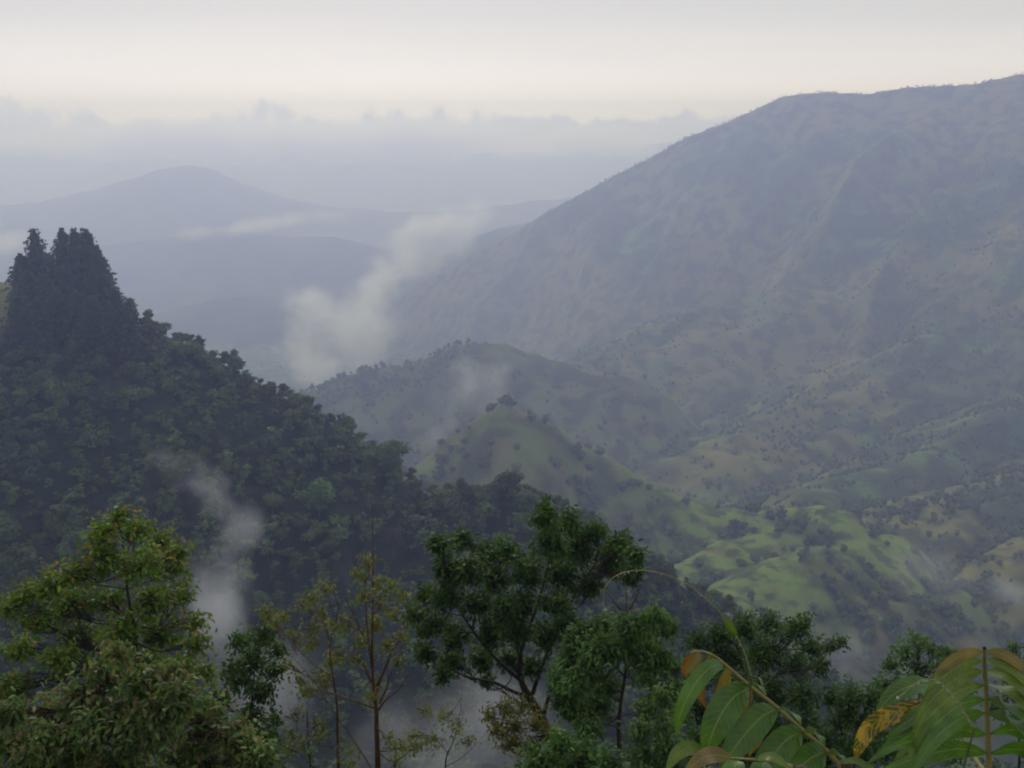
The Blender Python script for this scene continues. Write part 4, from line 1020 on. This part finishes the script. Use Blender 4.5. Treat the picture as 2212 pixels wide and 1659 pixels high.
# ------------------------------------------------------------------ mist
def mist_mat(name, density, scale, lo, hi, stretch=(1, 1, 1)):
    m, nt, o = newmat(name)
    tcn = nd(nt, 'ShaderNodeTexCoord')
    ln = nd(nt, 'ShaderNodeVectorMath', operation='LENGTH'); nt.links.new(tcn.outputs['Object'], ln.inputs[0])
    g = nd(nt, 'ShaderNodeNewGeometry')
    mp = nd(nt, 'ShaderNodeMapping'); mp.inputs['Scale'].default_value = stretch; nt.links.new(g.outputs['Position'], mp.inputs[0])
    nz = noise(nt, scale, 4, mp.outputs[0], .58)
    # billows: the noise is eaten away towards the rim
    er = nd(nt, 'ShaderNodeMath', operation='MULTIPLY_ADD'); nt.links.new(ln.outputs['Value'], er.inputs[0]); er.inputs[1].default_value = -.42; nt.links.new(nz, er.inputs[2])
    body = smooth(nt, er.outputs[0], lo - .24, hi + .06)
    fall = smooth(nt, ln.outputs['Value'], .98, .55)
    k = nd(nt, 'ShaderNodeMath', operation='MULTIPLY'); nt.links.new(fall, k.inputs[0]); nt.links.new(body, k.inputs[1])
    k2 = nd(nt, 'ShaderNodeMath', operation='MULTIPLY'); nt.links.new(k.outputs[0], k2.inputs[0]); k2.inputs[1].default_value = density
    v = nd(nt, 'ShaderNodeVolumePrincipled'); v.inputs['Color'].default_value = (.92, .945, 1.0, 1)
    v.inputs['Anisotropy'].default_value = .3
    nt.links.new(k2.outputs[0], v.inputs['Density'])
    nt.links.new(v.outputs[0], o.inputs['Volume'])
    return m
ISO = ico(3)
def mist(label, px, py, d, rx, ry, rz, density, scale, lo=.42, hi=.62, tilt=0., stretch=(1, 1, 1)):
    """rx, rz in picture pixels, ry in metres"""
    mat = mist_mat('mist_air', density, scale, lo, hi, stretch)
    o = obj('mist', mesh_np('mist', ISO[0], ISO[1], [mat], smooth=True), None, P(px, py, d))
    o.scale = (rx * d / F, ry, rz * d / F); o.rotation_euler = (0, tilt, 0)
    o['kind'] = 'stuff'; o['label'] = label; o['category'] = 'mist'
mist('thick white cloud lying in the deep valley beyond the wooded hill', 725, 715, 1800, 230, 130, 150, .042, .0085, .40, .57)
mist('tail of white cloud sinking towards the foot of the wooded ridge', 685, 815, 1650, 120, 80, 75, .022, .014, .42, .60)
mist('white cloud climbing the far flank of the big mountain', 930, 515, 2900, 190, 150, 85, .034, .0075, .41, .57, -.5)
mist('thin cloud linking the valley cloud with the mountain flank', 830, 605, 2400, 150, 140, 60, .022, .010, .42, .60, -.65)
mist('bank of low lumpy cloud hiding the farthest ridges', 620, 305, 7200, 1150, 500, 62, .020, .0022, .36, .58)
mist('thin streak of cloud lying across the far blue hills', 560, 485, 3900, 300, 200, 30, .010, .006, .44, .64, -.12)
mist('scrap of bright cloud beyond the hilltop pines', -10, 525, 3800, 110, 200, 44, .014, .007, .40, .58)
mist('plume of grey mist rising from the ravine beside the leafy tree', 478, 1310, 215, 130, 18, 250, .095, .085, .43, .62, -.05, (1, 1, .5))
mist('wisp of mist trailing up the forested slope', 440, 1050, 265, 200, 12, 70, .060, .09, .45, .63, .75)
mist('curl of mist joining the hillside wisp to the ravine plume', 520, 1170, 238, 95, 12, 130, .06, .08, .43, .62, .25)
mist('grey mist filling the ravine behind the foreground trees', 960, 1590, 165, 400, 28, 220, .060, .045, .38, .60)
mist('grey mist low behind the small dark tree', 560, 1500, 170, 210, 22, 180, .050, .05, .40, .62)
mist('thin slanting wisp beside the green pasture hill', 950, 950, 900, 110, 30, 60, .024, .025, .44, .62, -.6)
mist('thin veil of mist in front of the farther grassy hill', 1030, 840, 1250, 150, 60, 130, .016, .02, .44, .64)
mist('pale mist drifting over the lower mountain slopes', 2010, 1230, 640, 210, 40, 125, .012, .022, .44, .64)
mist('scrap of white mist hanging over the valley woodland', 2190, 1275, 600, 95, 25, 50, .03, .03, .42, .62)
mist('faint mist in the valley bottom above the bushy tree', 1800, 1420, 500, 210, 40, 90, .016, .03, .44, .64)
